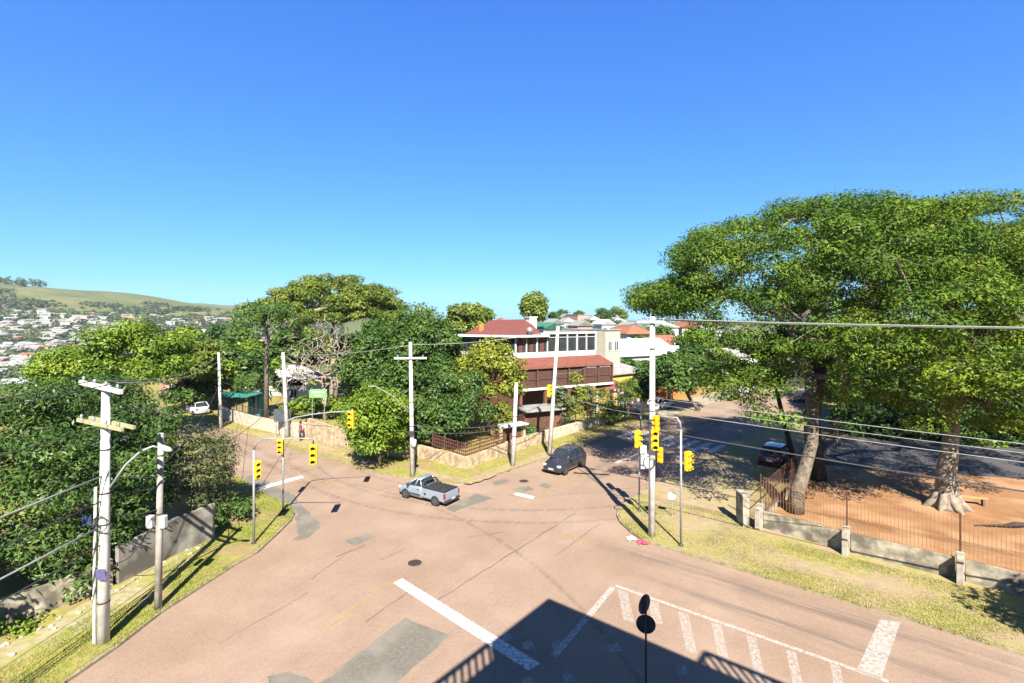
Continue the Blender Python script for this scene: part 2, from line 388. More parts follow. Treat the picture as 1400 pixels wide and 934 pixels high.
def tag(o, label=None, cat=None, group=None, kind=None):
    if label: o['label'] = label
    if cat: o['category'] = cat
    if group: o['group'] = group
    if kind: o['kind'] = kind
    return o
def thing(name, label, cat, loc=(0, 0, 0), rz=0.0, group=None):
    o = bpy.data.objects.new(name, None); col.objects.link(o); o.location = loc; o.rotation_euler = (0, 0, rz)
    o.empty_display_size = .3
    return tag(o, label, cat, group)
def struct(name, mb, m): return tag(mb.build(name, m), kind='structure')
def copy_tree(o, parent=None):
    c = o.copy(); col.objects.link(c)
    if parent: c.parent = parent
    for ch in [x for x in o.children]: copy_tree(ch, c)
    return c

# ------------------------------------------------------------------ terrain
def ss(a, b, x):
    t = np.clip((x - a) / (b - a), 0, 1); return t * t * (3 - 2 * t)
RX = np.array([-3000., -1400, -926, -860, -790, -660, -463, -250, -60, 200, 3000])
RH = np.array([120., 105, 73, 68, 60, 44, 27, 17, 10, 6, 4])
def terr(x, y):
    x = np.asarray(x, float); y = np.asarray(y, float)
    t = -x * .75 + y * .45 - np.clip(x, 0, None) * .6
    val = -30 * ss(92, 230, t) * ss(60, -40, x)
    ridge = np.interp(x, RX, RH) + 3 * np.sin(x * .013) * ss(500, 900, y) + 2 * np.sin(y * .02 + x * .017)
    k = ss(330, 940, y - .12 * (x + 600))
    z = val * (1 - k) + ridge * k - 25 * ss(1000, 1500, y)
    z = z * ss(85, 95, np.maximum(t, y)) if False else z
    z2 = 7 * ss(95, 260, y) * ss(-25, 50, x) * (1 - k)
    near = (y < 92) & (t < 92)
    return np.where(near, 0.0, z + z2)
def tz(x, y): return float(terr(x, y))
def make_ground():
    def axis(lo, hi, n, s):
        t = np.linspace(-1, 1, n); v = np.sinh(t * s) / np.sinh(s); return np.where(v < 0, -v * lo, v * hi)
    xs = axis(-3000, 3000, 190, 4.2); ys = np.concatenate([np.linspace(-200, 90, 40), 90 + (np.linspace(0, 1, 130)[1:] ** 2.0) * 4500])
    Xg, Yg = np.meshgrid(xs, ys); Z = terr(Xg, Yg) - .08
    v = np.stack([Xg, Yg, Z], -1).reshape(-1, 3); nx = len(xs); ny = len(ys)
    i = np.arange(ny - 1)[:, None] * nx + np.arange(nx - 1)[None]; f = np.stack([i, i + 1, i + 1 + nx, i + nx], -1).reshape(-1, 4)
    me = bpy.data.meshes.new('ground'); me.from_pydata(v.tolist(), [], f.tolist()); me.materials.append(HILL)
    me.polygons.foreach_set('use_smooth', [True] * len(f))
    o = bpy.data.objects.new('ground', me); col.objects.link(o); tag(o, kind='structure')
make_ground()

# ------------------------------------------------------------------ roads and verges
NL = [(-12.5, -14), (-12.7, 5), G(92, 934), G(160, 887), G(220, 840), G(320, 775), G(352, 757), G(380, 731), G(398, 713), G(403, 703), G(398, 694),
      G(385, 687), G(368, 680), G(325, 653), (-26.5, 40.6), (-34.4, 48.2), (-46, 57), (-72, 66)]
FS = [(-70, 74), (-48, 64.5), (-36, 54), G(302, 585), G(350, 600), G(400, 614), G(445, 625), G(485, 640), G(525, 650), G(560, 655), G(600, 662), G(625, 664), G(650, 660),
      G(675, 652), G(700, 643), G(735, 632), G(800, 610), G(870, 585), G(915, 573), G(975, 553), G(1015, 543), G(1050, 533), (62, 92)]
RS = [(69, 86.5), (44.9, 68.7), (31.5, 56), (23.2, 46.9), (15.4, 38.6), (9.5, 32), (6.9, 29), (5.9, 27.6)]
NR = [G(843, 706), G(848, 716), G(862, 729), G(882, 742), G(930, 756), G(975, 770), G(1050, 793), G(1150, 823), G(1225, 844), G(1400, 898), (25, 8.0), (42, -5.5)]
road = MB(); road.sheet(NL + FS + RS + NR + [(42, -14)], 0.0); struct('road', road, ROAD)
VZ = .11
def kerb(name, pts, closed=False):
    mb = MB(); n = len(pts); inner = []
    for i in range(n):
        a = Vector((*pts[max(i - 1, 0)], 0)); b = Vector((*pts[min(i + 1, n - 1)], 0)); d = (b - a).normalized(); nn = Vector((-d.y, d.x, 0))
        inner.append((pts[i][0] + nn.x * .16, pts[i][1] + nn.y * .16))
    for i in range(n - 1):
        mb.prism([pts[i], pts[i + 1], inner[i + 1], inner[i]], -.05, VZ - .02)
    return struct(name, mb, M['kerb']), inner
kl, NLi = kerb('kerb_left_corner', NL); kf, FSi = kerb('kerb_far_corner', FS); kr, RSi = kerb('kerb_right_corner', RS + NR)
v = MB(); v.prism(NLi + [(-75, 30), (-45, -14)], -.05, VZ); struct('verge_left_corner', v, M['verge_green'])
v = MB(); v.prism(FSi + [(60, 96), (30, 94), (-30, 94), (-66, 80)], -.05, VZ); struct('verge_far_corner', v, M['verge_green'])
v = MB(); v.prism(RSi + [(46, -8), (75, 20), (80, 80)], -.05, VZ); struct('verge_right_corner', v, M['verge_dry'])
sw = MB(); sw.prism([(3.2, 13.6), (-9, -1.4), (-9, -14), (36, -14), (26.2, -4.9)], -.05, .12); struct('near_pavement', sw, M['paving'])

def paint(name, polys, m, z=.004):
    mb = MB()
    for p in polys: mb.sheet([G(*q) if q[1] > 440 else q for q in p], z)
    return struct(name, mb, m)
WH = worn('worn_white_paint', (.58, .55, .50), .50, 9, .7); WH2 = worn('very_worn_white_paint', (.56, .52, .47), .53, 11, .6)
WH3 = worn('solid_white_paint', (.60, .58, .54), .44, 8, .92)
YL = worn('worn_yellow_paint', (.42, .28, .10), .52, 3.0)
# grey patches
def ragged(poly, seed, amp=.07, step=.35):
    r = random.Random(seed); out = []
    for i in range(len(poly)):
        a = Vector(poly[i]); b = Vector(poly[(i + 1) % len(poly)]); n = max(1, int((b - a).length / step))
        for k in range(n):
            p = a.lerp(b, k / n); out.append((p.x + r.uniform(-amp, amp), p.y + r.uniform(-amp, amp)))
    return out
pm = MB()
for i, p in enumerate(([(553, 845), (616, 869), (528, 945), (425, 945)], [(366, 926), (392, 918), (432, 931), (424, 943), (370, 943)],
          [(470, 741), (500, 729), (512, 733), (485, 747)], [(610, 695), (650, 675), (674, 681), (620, 700)],
          [(327, 655), (346, 649), (400, 677), (440, 718), (425, 735), (404, 741), (407, 700)],
          [(672, 660), (690, 654), (698, 658), (680, 664)], [(735, 664), (745, 660), (757, 664), (748, 668)], [(700, 668), (722, 664), (732, 669), (708, 675)])):
    pm.sheet(ragged([G(*q) for q in p], i, .05 if i != 4 else .12), .004)
struct('asphalt_patches', pm, M['patch'])
cm = MB()
def crack(p0, p1, wd, seed):
    r = random.Random(seed); a = Vector(G(*p0)); b = Vector(G(*p1)); n = max(4, int((b - a).length / .5)); d = (b - a).normalized(); nn = Vector((-d.y, d.x)); L = []; Rr = []
    for i in range(n + 1):
        p = a.lerp(b, i / n) + nn * r.uniform(-.05, .05); ww = wd * r.uniform(.3, 1.2) / 2
        L.append(tuple(p + nn * ww)); Rr.append(tuple(p - nn * ww))
    for i in range(n): cm.sheet([L[i], L[i + 1], Rr[i + 1], Rr[i]], .0045)
for i, (a, b, wd) in enumerate((((600, 820), (786, 702), .06), ((425, 792), (470, 760), .05), ((520, 766), (552, 752), .05), ((500, 850), (570, 800), .05),
                                ((640, 734), (690, 728), .06), ((460, 762), (500, 745), .07), ((820, 716), (760, 760), .04), ((300, 880), (420, 810), .04))): crack(a, b, wd, i)
struct('road_cracks', cm, M['crack'])
paint('stop_line_near', [[(537, 797), (550, 791), (739, 908), (722, 917)]], WH3, .008)
paint('stop_line_right', [[(1203, 847), (1231, 851), (1204, 930), (1171, 917)]], WH, .008)
paint('stop_line_left_street', [[(346, 668), (350, 672), (416, 653), (412, 650)]], WH3, .008)
def strip(p, q, wd):
    a = Vector(G(*p)); b = Vector(G(*q)); d = (b - a).normalized(); nn = Vector((-d.y, d.x)) * wd / 2
    return [tuple(a + nn), tuple(b + nn), tuple(b - nn), tuple(a - nn)]
def paintg(name, polys, m, z=.008):
    mb = MB()
    for p in polys: mb.sheet(p, z)
    return struct(name, mb, m)
hb = []
paintg('hatched_area_outline', [strip((842, 801), (1215, 932), .16), strip((838, 803), (757, 898), .22)], WH)
for x, y, L in ((852, 806, 42), (894, 821, 30), (935, 836, 54), (980, 851, 52), (1028, 868, 60), (1082, 888, 52), (1142, 907, 40)):
    hb.append([(x - 8, y), (x + 6, y + 4), (x + 6 + L * .22, y + 4 + L), (x - 9 + L * .22, y + L)])
for x, y in ((690, 868), (720, 880), (760, 880), (838, 884), (930, 915), (775, 925), (720, 930)):
    hb.append([(x - 7, y), (x + 5, y - 5), (x + 12, y + 6), (x - 2, y + 10)])
paint('hatched_area_bars', hb, WH2, .010)
ac = Vector((16.4, 40.2)); bc = Vector((10.0, 46.6)); al = Vector((.7, .714)); zb = []
dd = (bc - ac).normalized()
for i in range(9):
    c = ac.lerp(bc, i / 8); a = al * 1.9; h = dd * .27
    zb.append([tuple(c - a - h), tuple(c + a - h), tuple(c + a + h), tuple(c - a + h)])
paintg('zebra_crossing', zb, WH3)
paintg('stop_line_right_street', [strip((842, 633), (874, 620), .25), strip((910, 622), (958, 629), .3), strip((1000, 577), (1040, 584), .3), strip((704, 675), (731, 681), .45)], WH3)
paintg('yellow_centre_lines', [strip((383, 638), (475, 670), .14), strip((448, 858), (541, 793), .14), strip((730, 681), (800, 648), .16), strip((855, 622), (905, 594), .14), strip((765, 726), (800, 742), .2)], YL)

# school yard inside the right fence
FEN = [G(1040, 723), G(1158, 757), G(1313, 796)]
fd = (Vector(FEN[2]) - Vector(FEN[0])).normalized()
fend = Vector(FEN[2]) + fd * 14; fb = [Vector(FEN[0]) + Vector((.66, .75)) * t for t in (0, 5, 10, 16, 24)]
yd = MB(); yd.prism([(FEN[0][0] + .2, FEN[0][1] + .2), (fend.x + .2, fend.y + .2), (52, 8), (74, 30), (60, 58), (34, 50), (fb[4].x + .3, fb[4].y - .2)], 0, .16)
struct('yard_earth', yd, M['earth'])
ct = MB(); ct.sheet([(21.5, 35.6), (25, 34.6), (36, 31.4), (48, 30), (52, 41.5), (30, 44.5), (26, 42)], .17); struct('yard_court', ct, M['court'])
fp = MB()   # trodden earth path through the right verge
fp.sheet(ragged([G(880, 690, .11), G(935, 660, .11), G(1010, 700, .11), G(1040, 745, .11), G(1160, 785, .11), G(1330, 830, .11), G(1400, 850, .11), G(1400, 862, .11), G(1250, 818, .11), G(1100, 785, .11), G(1000, 760, .11), G(900, 735, .11)], 3, .2), .115)
fp.sheet(ragged([G(872, 676, .11), G(905, 652, .11), G(965, 618, .11), G(1030, 628, .11), G(1032, 690, .11), G(990, 705, .11), G(930, 672, .11)], 9, .15), .119)
struct('trodden_path', fp, mat('trodden_earth', (.47, .345, .225), (.37, .27, .16), 2.2, .97, bump=.4, c3=(.40, .335, .15), scale3=.9))
fp = MB(); fp.sheet(ragged([G(0, 888, .11), G(100, 835, .11), G(200, 780, .11), G(275, 742, .11), G(285, 752, .11), G(200, 812, .11), G(110, 868, .11), G(0, 915, .11)], 4, .12), .115)
struct('rubble_path', fp, mat('rubble', (.50, .42, .25), (.34, .29, .15), 5, .97, bump=.9, c3=(.36, .34, .10), scale3=1.2))
fp = MB(); fp.sheet(ragged([G(570, 641, .11), G(640, 655, .11), G(690, 636, .11), G(860, 580, .11), G(900, 566, .11), G(905, 571, .11), G(860, 586, .11), G(700, 641, .11), G(645, 662, .11), G(570, 648, .11)], 5, .1), .115)
fp.sheet(ragged([G(310, 583, .11), G(420, 602, .11), G(540, 640, .11), G(500, 636, .11), G(440, 618, .11), G(330, 592, .11)], 6, .1), .115)
struct('far_footpath', fp, MATS['trodden_earth'])
fp = MB(); fp.sheet([G(905, 572, .11), G(975, 551, .11), G(1030, 537, .11), G(1000, 530, .11), G(945, 545, .11), G(895, 560, .11)], .12); struct('pale_pavement', fp, M['paving'])

# ------------------------------------------------------------------ foliage
def leaf_mesh(name, pts, nrm, size, m, parent=None, aspect=.5, jitter=.5):
    """one small four-sided leaf (or leaf spray) per point"""
    n = len(pts); pts = np.asarray(pts); nrm = np.asarray(nrm)
    nrm = nrm + rng.normal(0, jitter, (n, 3)); nrm /= np.linalg.norm(nrm, axis=1, keepdims=True) + 1e-9
    a = np.cross(nrm, rng.normal(0, 1, (n, 3))); a /= np.linalg.norm(a, axis=1, keepdims=True) + 1e-9
    b = np.cross(nrm, a); s = (size * rng.uniform(.6, 1.35, n))[:, None]
    v = np.stack([pts - a * s, pts - b * s * aspect + a * s * .1, pts + a * s - nrm * s * .25, pts + b * s * aspect + a * s * .1], 1).reshape(-1, 3)
    me = bpy.data.meshes.new(name); me.vertices.add(4 * n); me.vertices.foreach_set('co', v.ravel())
    me.loops.add(4 * n); me.loops.foreach_set('vertex_index', np.arange(4 * n, dtype=np.int32))
    me.polygons.add(n); me.polygons.foreach_set('loop_start', np.arange(0, 4 * n, 4, dtype=np.int32)); me.polygons.foreach_set('loop_total', np.full(n, 4, dtype=np.int32))
    me.update(calc_edges=True); me.materials.append(m)
    o = bpy.data.objects.new(name, me); col.objects.link(o)
    if parent: o.parent = parent
    return o
def pad_points(pads, per, shell=.5):
    P_, N_ = [], []
    for c, r in pads:
        k = max(8, int(per * (r[0] * r[1] * r[2]) ** (2 / 3)))
        d = rng.normal(0, 1, (k, 3)); d /= np.linalg.norm(d, axis=1, keepdims=True)
        rad = rng.uniform(shell, 1.0, k)[:, None] ** .7 * (1 + rng.normal(0, .13, (k, 1)))
        P_.append(np.array(c) + d * rad * np.array(r)); nn = d + np.array([0, 0, .8]); N_.append(nn)
    return np.concatenate(P_), np.concatenate(N_)
def skeleton(trunk, tips, r_trunk, step=.9, bow=.25, rmin=.02):
    """limbs: each tip joins the nearest branch already there; thickness follows the number of tips carried"""
    nodes = [Vector(p) for p in trunk]; par = [-1] + list(range(len(trunk) - 1)); first = max(1, int(len(trunk) * .55))
    top = Vector(trunk[-1]); tips = sorted([Vector(t) for t in tips], key=lambda t: (t - top).length); ends = []
    for t in tips:
        arr = np.array([tuple(p) for p in nodes]); d = np.linalg.norm(arr - np.array(t), axis=1)
        pen = np.linalg.norm(arr - np.array(top), axis=1); cost = d + .18 * pen; cost[:first] = 1e9
        i = int(np.argmin(cost)); a = nodes[i]; L = (t - a).length; n = max(1, int(L / step)); prev = i
        side = Vector(rng.normal(0, .12, 3)) * L
        for k in range(1, n + 1):
            f = k / n; p = a.lerp(t, f) + (Vector((0, 0, bow * L * .4)) + side) * math.sin(math.pi * f) * .6
            if k < n: p += Vector(rng.normal(0, .05, 3)) * step
            nodes.append(p); par.append(prev); prev = len(nodes) - 1
        ends.append(prev)
    cnt = [0] * len(nodes)
    for e in ends:
        j = e
        while j >= 0: cnt[j] += 1; j = par[j]
    mx = max(1, cnt[len(trunk) - 1])
    rad = [max(rmin, r_trunk * .8 * (c / mx) ** .5) if c else rmin for c in cnt]
    return nodes, par, rad
def branch_mesh(name, trunk, tr_r, tips, m, parent, n=6, step=.9, bow=.25, rmin=.02):
    nodes, par, rad = skeleton(trunk, tips, tr_r[-1], step, bow, rmin); nt_ = len(trunk)
    mb = MB(); mb.smooth = True; mb.tube(trunk, tr_r, 12, True)
    kids = {}
    for i, p in enumerate(par):
        if i >= nt_: kids.setdefault(p, []).append(i)
    done = set()
    for i in range(nt_, len(nodes)):
        if i in done: continue
        chain = [par[i], i]; done.add(i); j = i
        while True:
            nx = [c for c in kids.get(j, []) if c not in done]
            if not nx: break
            j = max(nx, key=lambda c: rad[c]); chain.append(j); done.add(j)
        rr = [rad[c] for c in chain]; rr[0] = min(rr[0], rr[1] * 1.25)
        mb.tube([nodes[c] for c in chain], rr, n if rr[0] > .08 else 4, False)
    return mb.build(name, m, parent)
def dome_pads(c, r, n, pr, lo=-.2, hi=1.0, flat=.45, inner=.7, squash=0.0):
    """clumps over the upper part of an ellipsoid"""
    out = []; k = 0
    while len(out) < n and k < n * 60:
        k += 1; d = rng.normal(0, 1, 3); d /= np.linalg.norm(d)
        if not lo <= d[2] <= hi: continue
        rad = rng.uniform(inner, 1.0); q = np.array(c) + d * np.array(r) * rad
        s = pr * rng.uniform(.65, 1.35); out.append((q, (s * rng.uniform(.8, 1.3), s * rng.uniform(.8, 1.3), s * flat * rng.uniform(.8, 1.2))))
    return out
def tree(name, label, cat, base, trunk, tr_r, pads, leaf, per, size, bark, group=None, aspect=.5, step=.9, bow=.25, tips=None, crown='crown', shell=.5, jitter=.5, rmin=.02):
    t = thing(name, label, cat, base, 0, group); off = Vector(base)
    tr = [Vector(p) - off for p in trunk]
    loc = [(np.array(c) - np.array(base), r) for c, r in pads]
    branch_mesh('trunk', tr, tr_r, [c for c, r in loc] if tips is None else [Vector(q) - off for q in tips], bark, t, step=step, bow=bow, rmin=rmin)
    if per:
        p, nn = pad_points(loc, per, shell); leaf_mesh(crown, p, nn, size, leaf, t, aspect, jitter)
    return t
LV = {
 'acacia': leafmat('acacia_leaves', (.042, .09, .014), (.085, .15, .02), (.17, .245, .028), .42, .2, .012),
 'acaciaY': leafmat('acacia_young_leaves', (.06, .115, .016), (.125, .195, .02), (.235, .30, .03), .42, .25, .012),
 'dark': leafmat('dark_leaves', (.03, .068, .014), (.06, .12, .022), (.125, .19, .034), .5, .2, .03),
 'mango': leafmat('glossy_dark_leaves', (.034, .075, .017), (.07, .135, .027), (.15, .22, .045), .6, .2, .035),
 'bright': leafmat('bright_leaves', (.075, .135, .016), (.15, .24, .022), (.25, .32, .03), .5),
 'lime': leafmat('lime_leaves', (.13, .16, .022), (.22, .255, .03), (.34, .345, .05), .6),
 'olive': leafmat('olive_leaves', (.065, .085, .035), (.12, .145, .055), (.22, .22, .09), .8, .25),
 'dryo': leafmat('dry_olive_leaves', (.075, .115, .02), (.145, .195, .03), (.23, .27, .045), .4),
 'wood': leafmat('woodland_leaves', (.045, .072, .036), (.075, .105, .048), (.115, .145, .06), .02, .15),
 'grass': leafmat('grass_blades', (.20, .22, .04), (.33, .32, .075), (.46, .40, .15), .9, .2),
 'grassg': leafmat('lush_grass_blades', (.13, .20, .025), (.25, .30, .045), (.40, .37, .10), .9, .2),
 'palm': leafmat('palm_fronds', (.04, .085, .02), (.075, .135, .03), (.14, .19, .045), .8, .2),
}
# ------------------------------------------------------------------ the big spreading trees of the yard
b1 = Vector((*G(1087, 700, .16), .16))
tk = [b1, P(1090, 672, b1.y), P(1099, 645, b1.y + .3), P(1110, 605, b1.y + .8), P(1111, 560, b1.y + 1.2), P(1108, 515, b1.y + 1.6)]
pads = dome_pads((17.6, 30.5, 8.2), (11.7, 10.5, 9.9), 340, .98, .36, 1.0, .52, .86)
pads += dome_pads((17.6, 30.5, 8.2), (11.9, 10.5, 9.2), 60, .9, .08, .34, .5, .86)
pads += dome_pads((17.6, 30.5, 8.2), (9.5, 8.5, 7.0), 14, .9, .3, 1, .45, .75)
for px, py, Y, n, sp in ((985, 520, 25.5, 9, 1.0), (1030, 540, 25, 7, 1.0), (1010, 505, 26.5, 6, 1.1), (940, 505, 29, 7, 1.2), (1125, 480, 25, 9, 1.3), (1075, 470, 25, 7, 1.2),
                         (1195, 510, 25.5, 9, 1.2), (1160, 455, 24.5, 7, 1.2), (900, 425, 31, 6, 1.2), (870, 412, 31.5, 5, 1.0), (920, 475, 30, 6, 1.2), (1170, 540, 27, 6, 1.2)):
    c = P(px, py, Y)
    for _ in range(n):
        q = np.array(c) + rng.normal(0, 1, 3) * np.array((sp, sp, sp * .42)); pads.append((q, (1.0 * rng.uniform(.7, 1.3), 1.0, .38)))
pads += [q for q in dome_pads((11.5, 27.5, 10.8), (5.4, 5.5, 4.2), 110, .95, -.1, 1, .5, .35) if q[0][2] > 10.9]
SIL = [(840, 440), (850, 400), (870, 385), (905, 382), (930, 335), (960, 310), (1000, 290), (1050, 275), (1100, 263), (1200, 255), (1270, 249), (1330, 252), (1400, 262), (1500, 300)]
def outside(q):
    px, py = 700 + F * q[0][0] / q[0][1], HZ + F * (H - q[0][2] - q[1][2]) / q[0][1]; rp = F * q[1][0] / q[0][1]
    return px - rp * .8 < 850 or py < np.interp(px, [a for a, b in SIL], [b for a, b in SIL]) - 1
pads += [q for q in dome_pads((22.5, 29, 9.0), (6, 7, 9.2), 60, .95, .55, 1, .5, .86)]
def gap(q):      # the open middle under the dome, where limbs and sky show
    px, py = 700 + F * q[0][0] / q[0][1], HZ + F * (H - q[0][2]) / q[0][1]
    return 985 < px < 1170 and 378 < py < 430 and rng.random() < .7
pads = [q for q in pads if not gap(q) and not outside(q)]
pads = [q for q in pads if not (700 + F * q[0][0] / q[0][1] < 950 and HZ + F * (H - q[0][2]) / q[0][1] > 432)]
tree('spreading_tree', 'huge umbrella shaped tree leaning over the right street behind the corner of the wire fence', 'tree', b1, tk,
     [.46, .37, .33, .31, .32, .34], pads, LV['acacia'], 430, .098, M['bark'], aspect=.38, step=1.1, bow=.3)
b2 = Vector((*G(1294, 693, .16), .16))
tk = [b2, b2 + Vector((0, 0, .25)), b2 + Vector((.02, 0, .7)), P(1294, 645, b2.y), P(1300, 600, b2.y), P(1302, 560, b2.y + .3), P(1305, 520, b2.y + .8)]
pads = dome_pads((27.6, 29.5, 9.0), (11.2, 9.5, 9.6), 350, .98, .2, 1.0, .52, .85)
pads += dome_pads((27.6, 25.5, 9.0), (9.5, 5, 7.0), 80, .95, .1, 1, .5, .6)
pads += dome_pads((27.6, 29.5, 9.0), (9.5, 8.5, 7.0), 70, .95, -.1, 1, .5, .7)
for px, py, Y, n, sp in ((1330, 500, 24, 14, 1.4), (1270, 520, 25, 9, 1.2), (1390, 520, 24, 14, 1.4), (1345, 560, 25, 8, 1.1), (1230, 470, 24, 10, 1.3), (1250, 555, 27, 6, 1.0), (1420, 580, 25, 8, 1.2), (1380, 455, 23, 12, 1.4), (1290, 450, 23, 12, 1.4)):
    c = P(px, py, Y)
    for _ in range(n):
        q = np.array(c) + rng.normal(0, 1, 3) * np.array((sp, sp, sp * .5)); pads.append((q, (1.0 * rng.uniform(.7, 1.3), 1.0, .42)))
pads = [q for q in pads if not outside(q)]
t2 = tree('spreading_tree', 'tall yellow green tree with a thick pale trunk on the bare red yard', 'tree', b2, tk,
     [.85, .66, .54, .47, .37, .34, .32], pads, LV['acaciaY'], 430, .10, M['palebark'], aspect=.38, step=1.1, bow=.3)
rb = MB(); rb.smooth = True
for a in (0, 50, 110, 165, 215, 265, 320):
    d = Vector((math.cos(R(a)), math.sin(R(a)), 0)); rb.tube([d * .28 + Vector((0, 0, .85)), d * .5 + Vector((0, 0, .38)), d * .82 + Vector((0, 0, .10)), d * 1.15 + Vector((0, 0, -.05))], [.24, .25, .19, .07], 7)
rb.build('root_flare', M['palebark'], t2)
# slender dark leaning trunk and the darker trunk behind it
bs = Vector((*G(1087, 640, .16), .16))
tk = [bs, P(1078, 600, bs.y), P(1068, 560, bs.y + .3), P(1062, 535, bs.y + .5)]
pads = [(np.array(P(1050 + rng.uniform(-40, 40), 512 + rng.uniform(-16, 14), bs.y + rng.uniform(-1.5, 1.5))), (.95, .95, .4)) for _ in range(18)]
tree('slender_tree', 'slender dark leaning tree between the right street and the huge umbrella tree', 'tree', bs, tk, [.2, .17, .15, .13], pads, LV['acacia'], 260, .16, M['darkbark'], aspect=.36)
bs = Vector((*G(1118, 655, .16), .16))
tk = [bs, P(1112, 610, bs.y), P(1110, 570, bs.y + .1), P(1116, 535, bs.y + .3), P(1122, 500, bs.y + .5)]
pads = dome_pads(tuple(P(1130, 480, bs.y + 1)), (5, 4, 2.2), 46, 1.1, -.3, 1, .42, .5)
tree('dark_tree', 'dark trunked tree close behind the huge umbrella tree', 'tree', bs, tk, [.55, .5, .47, .46, .4], pads, LV['dark'], 250, .17, M['darkbark'], aspect=.4)

# ------------------------------------------------------------------ garden trees of the far corner
def blob_tree(name, label, px, py, Y, rx, rz, leaf, per, size, n, pr, bark='bark', base_px=None, group=None, lo=-.5, flat=.7, ry=None, tr=.22, aspect=.5, lean=0, shell=.5, inner=.62, cat='tree'):
    c = P(px, py, Y); bx = c.x + lean; bz = VZ if (Y < 92) else tz(bx, Y) - .2
    if -bx * .75 + Y * .45 > 92: bz = tz(bx, Y) - .2
    base = Vector((bx, Y, bz)); top = Vector((c.x, Y, max(bz + .8, c.z - rz * .45)))
    tk = [base, base.lerp(top, .35) + Vector((lean * -.1, 0, 0)), base.lerp(top, .7), top]
    pads = dome_pads(tuple(c), (rx, ry or rx * .9, rz), n, pr, lo, 1, flat, inner)
    return tree(name, label, cat, base, tk, [tr * 1.3, tr, tr * .9, tr * .8], pads, leaf, per, size, M[bark], group, aspect, step=.7, shell=shell)
tB = blob_tree('umbrella_tree', 'wide flat topped tree with open branching rising behind the palm and the green sign', 456, 455, 60, 9.6, 6.9, LV['dryo'], 330, .17, 300, .95, 'palebark', lo=.22, flat=.5, tr=.5, aspect=.4, inner=.75)
# bare branched tree
c = P(437, 520, 51.5); base = Vector((c.x + .6, 51.5, VZ)); tips = []
for _ in range(750):
    d = rng.normal(0, 1, 3); d /= np.linalg.norm(d); d[2] = abs(d[2]) - .45 * rng.random(); tips.append(np.array(P(441, 505, 51.0)) + d * np.array((4.8, 3.2, 6.2)) * rng.uniform(.45, 1))
tree('bare_tree', 'leafless tan branched tree in front of the wide flat topped tree', 'tree', base, [base, base + Vector((0, 0, 1.5)), base + Vector((-.2, 0, 2.4))], [.3, .26, .26],
     [(t, (.6, .6, .5)) for t in tips[:3]], LV['dryo'], 60, .2, M['twig'], tips=tips, step=.8, bow=.1, rmin=.042)
blob_tree('dense_tree', 'largest dense dark green tree in the corner garden behind the crossarm pole', 556, 500, 45, 5.3, 4.7, LV['dark'], 380, .14, 115, 1.25, tr=.3)
blob_tree('dense_tree', 'dark green tree in the corner garden between the dark crown and the lime one', 622, 545, 42, 2.9, 3.0, LV['mango'], 400, .12, 56, .95, tr=.2)
blob_tree('dense_tree', 'rounded dark green tree filling the garden behind the small bright street tree', 528, 525, 47, 3.5, 4.0, LV['dark'], 230, .18, 66, 1.2, tr=.25)
blob_tree('dense_tree', 'low dark green tree overhanging the brown railing on the stone wall', 592, 575, 40.2, 3.2, 1.9, LV['dark'], 260, .15, 60, .9, tr=.15, lo=-.3)
blob_tree('lime_tree', 'lime yellow tree in front of the house with the red awning roof', 668, 522, 44.6, 3.2, 3.5, LV['lime'], 270, .15, 80, .9, tr=.15, lo=-.3)
c = P(655, 560, 44.2); tips = [np.array(P(658 + rng.uniform(-28, 28), 540 + rng.uniform(-45, 40), 43.9 + rng.uniform(-.8, 1))) for _ in range(110)]
base = Vector((c.x, 44.2, VZ))
tree('twiggy_shrub', 'bare pinkish brown twiggy shrub against the lime yellow tree', 'shrub', base, [base, base + Vector((0, 0, .6)), base + Vector((0, 0, 1.2))], [.09, .08, .07],
     [], LV['lime'], 0, .1, mat('pink_twigs', (.34, .2, .14), (.26, .15, .1), 3, .95), tips=tips, step=.5, bow=.1)
bp_ = G(520, 637, VZ)
blob_tree('street_tree', 'small bright green street tree on the verge beside the crossarm pole', 516, 572, bp_[1], 2.15, 2.9, LV['bright'], 420, .115, 56, .8, tr=.11, lo=-.75, lean=.25)
blob_tree('garden_tree', 'olive tree rising behind the house left of the red tiled roof', 643, 445, 88, 3.6, 4.2, LV['dryo'], 120, .35, 44, 1.5, tr=.25)
blob_tree('tall_tree', 'narrow tall tree standing above the roof of the house', 729, 424, 95, 1.9, 3.3, LV['dryo'], 130, .3, 36, 1.1, tr=.25, flat=1)
blob_tree('street_tree', 'street tree with a leaning trunk in front of the orange wall on the right street', 932, 515, 57, 3.3, 2.2, LV['dark'], 190, .22, 50, 1.2, tr=.2, lo=-.3, lean=2.0)
blob_tree('street_tree', 'small dark leafy tree half hidden behind the tall white pole', 880, 530, 60, 1.5, 2.2, LV['mango'], 200, .2, 26, .9, tr=.15)
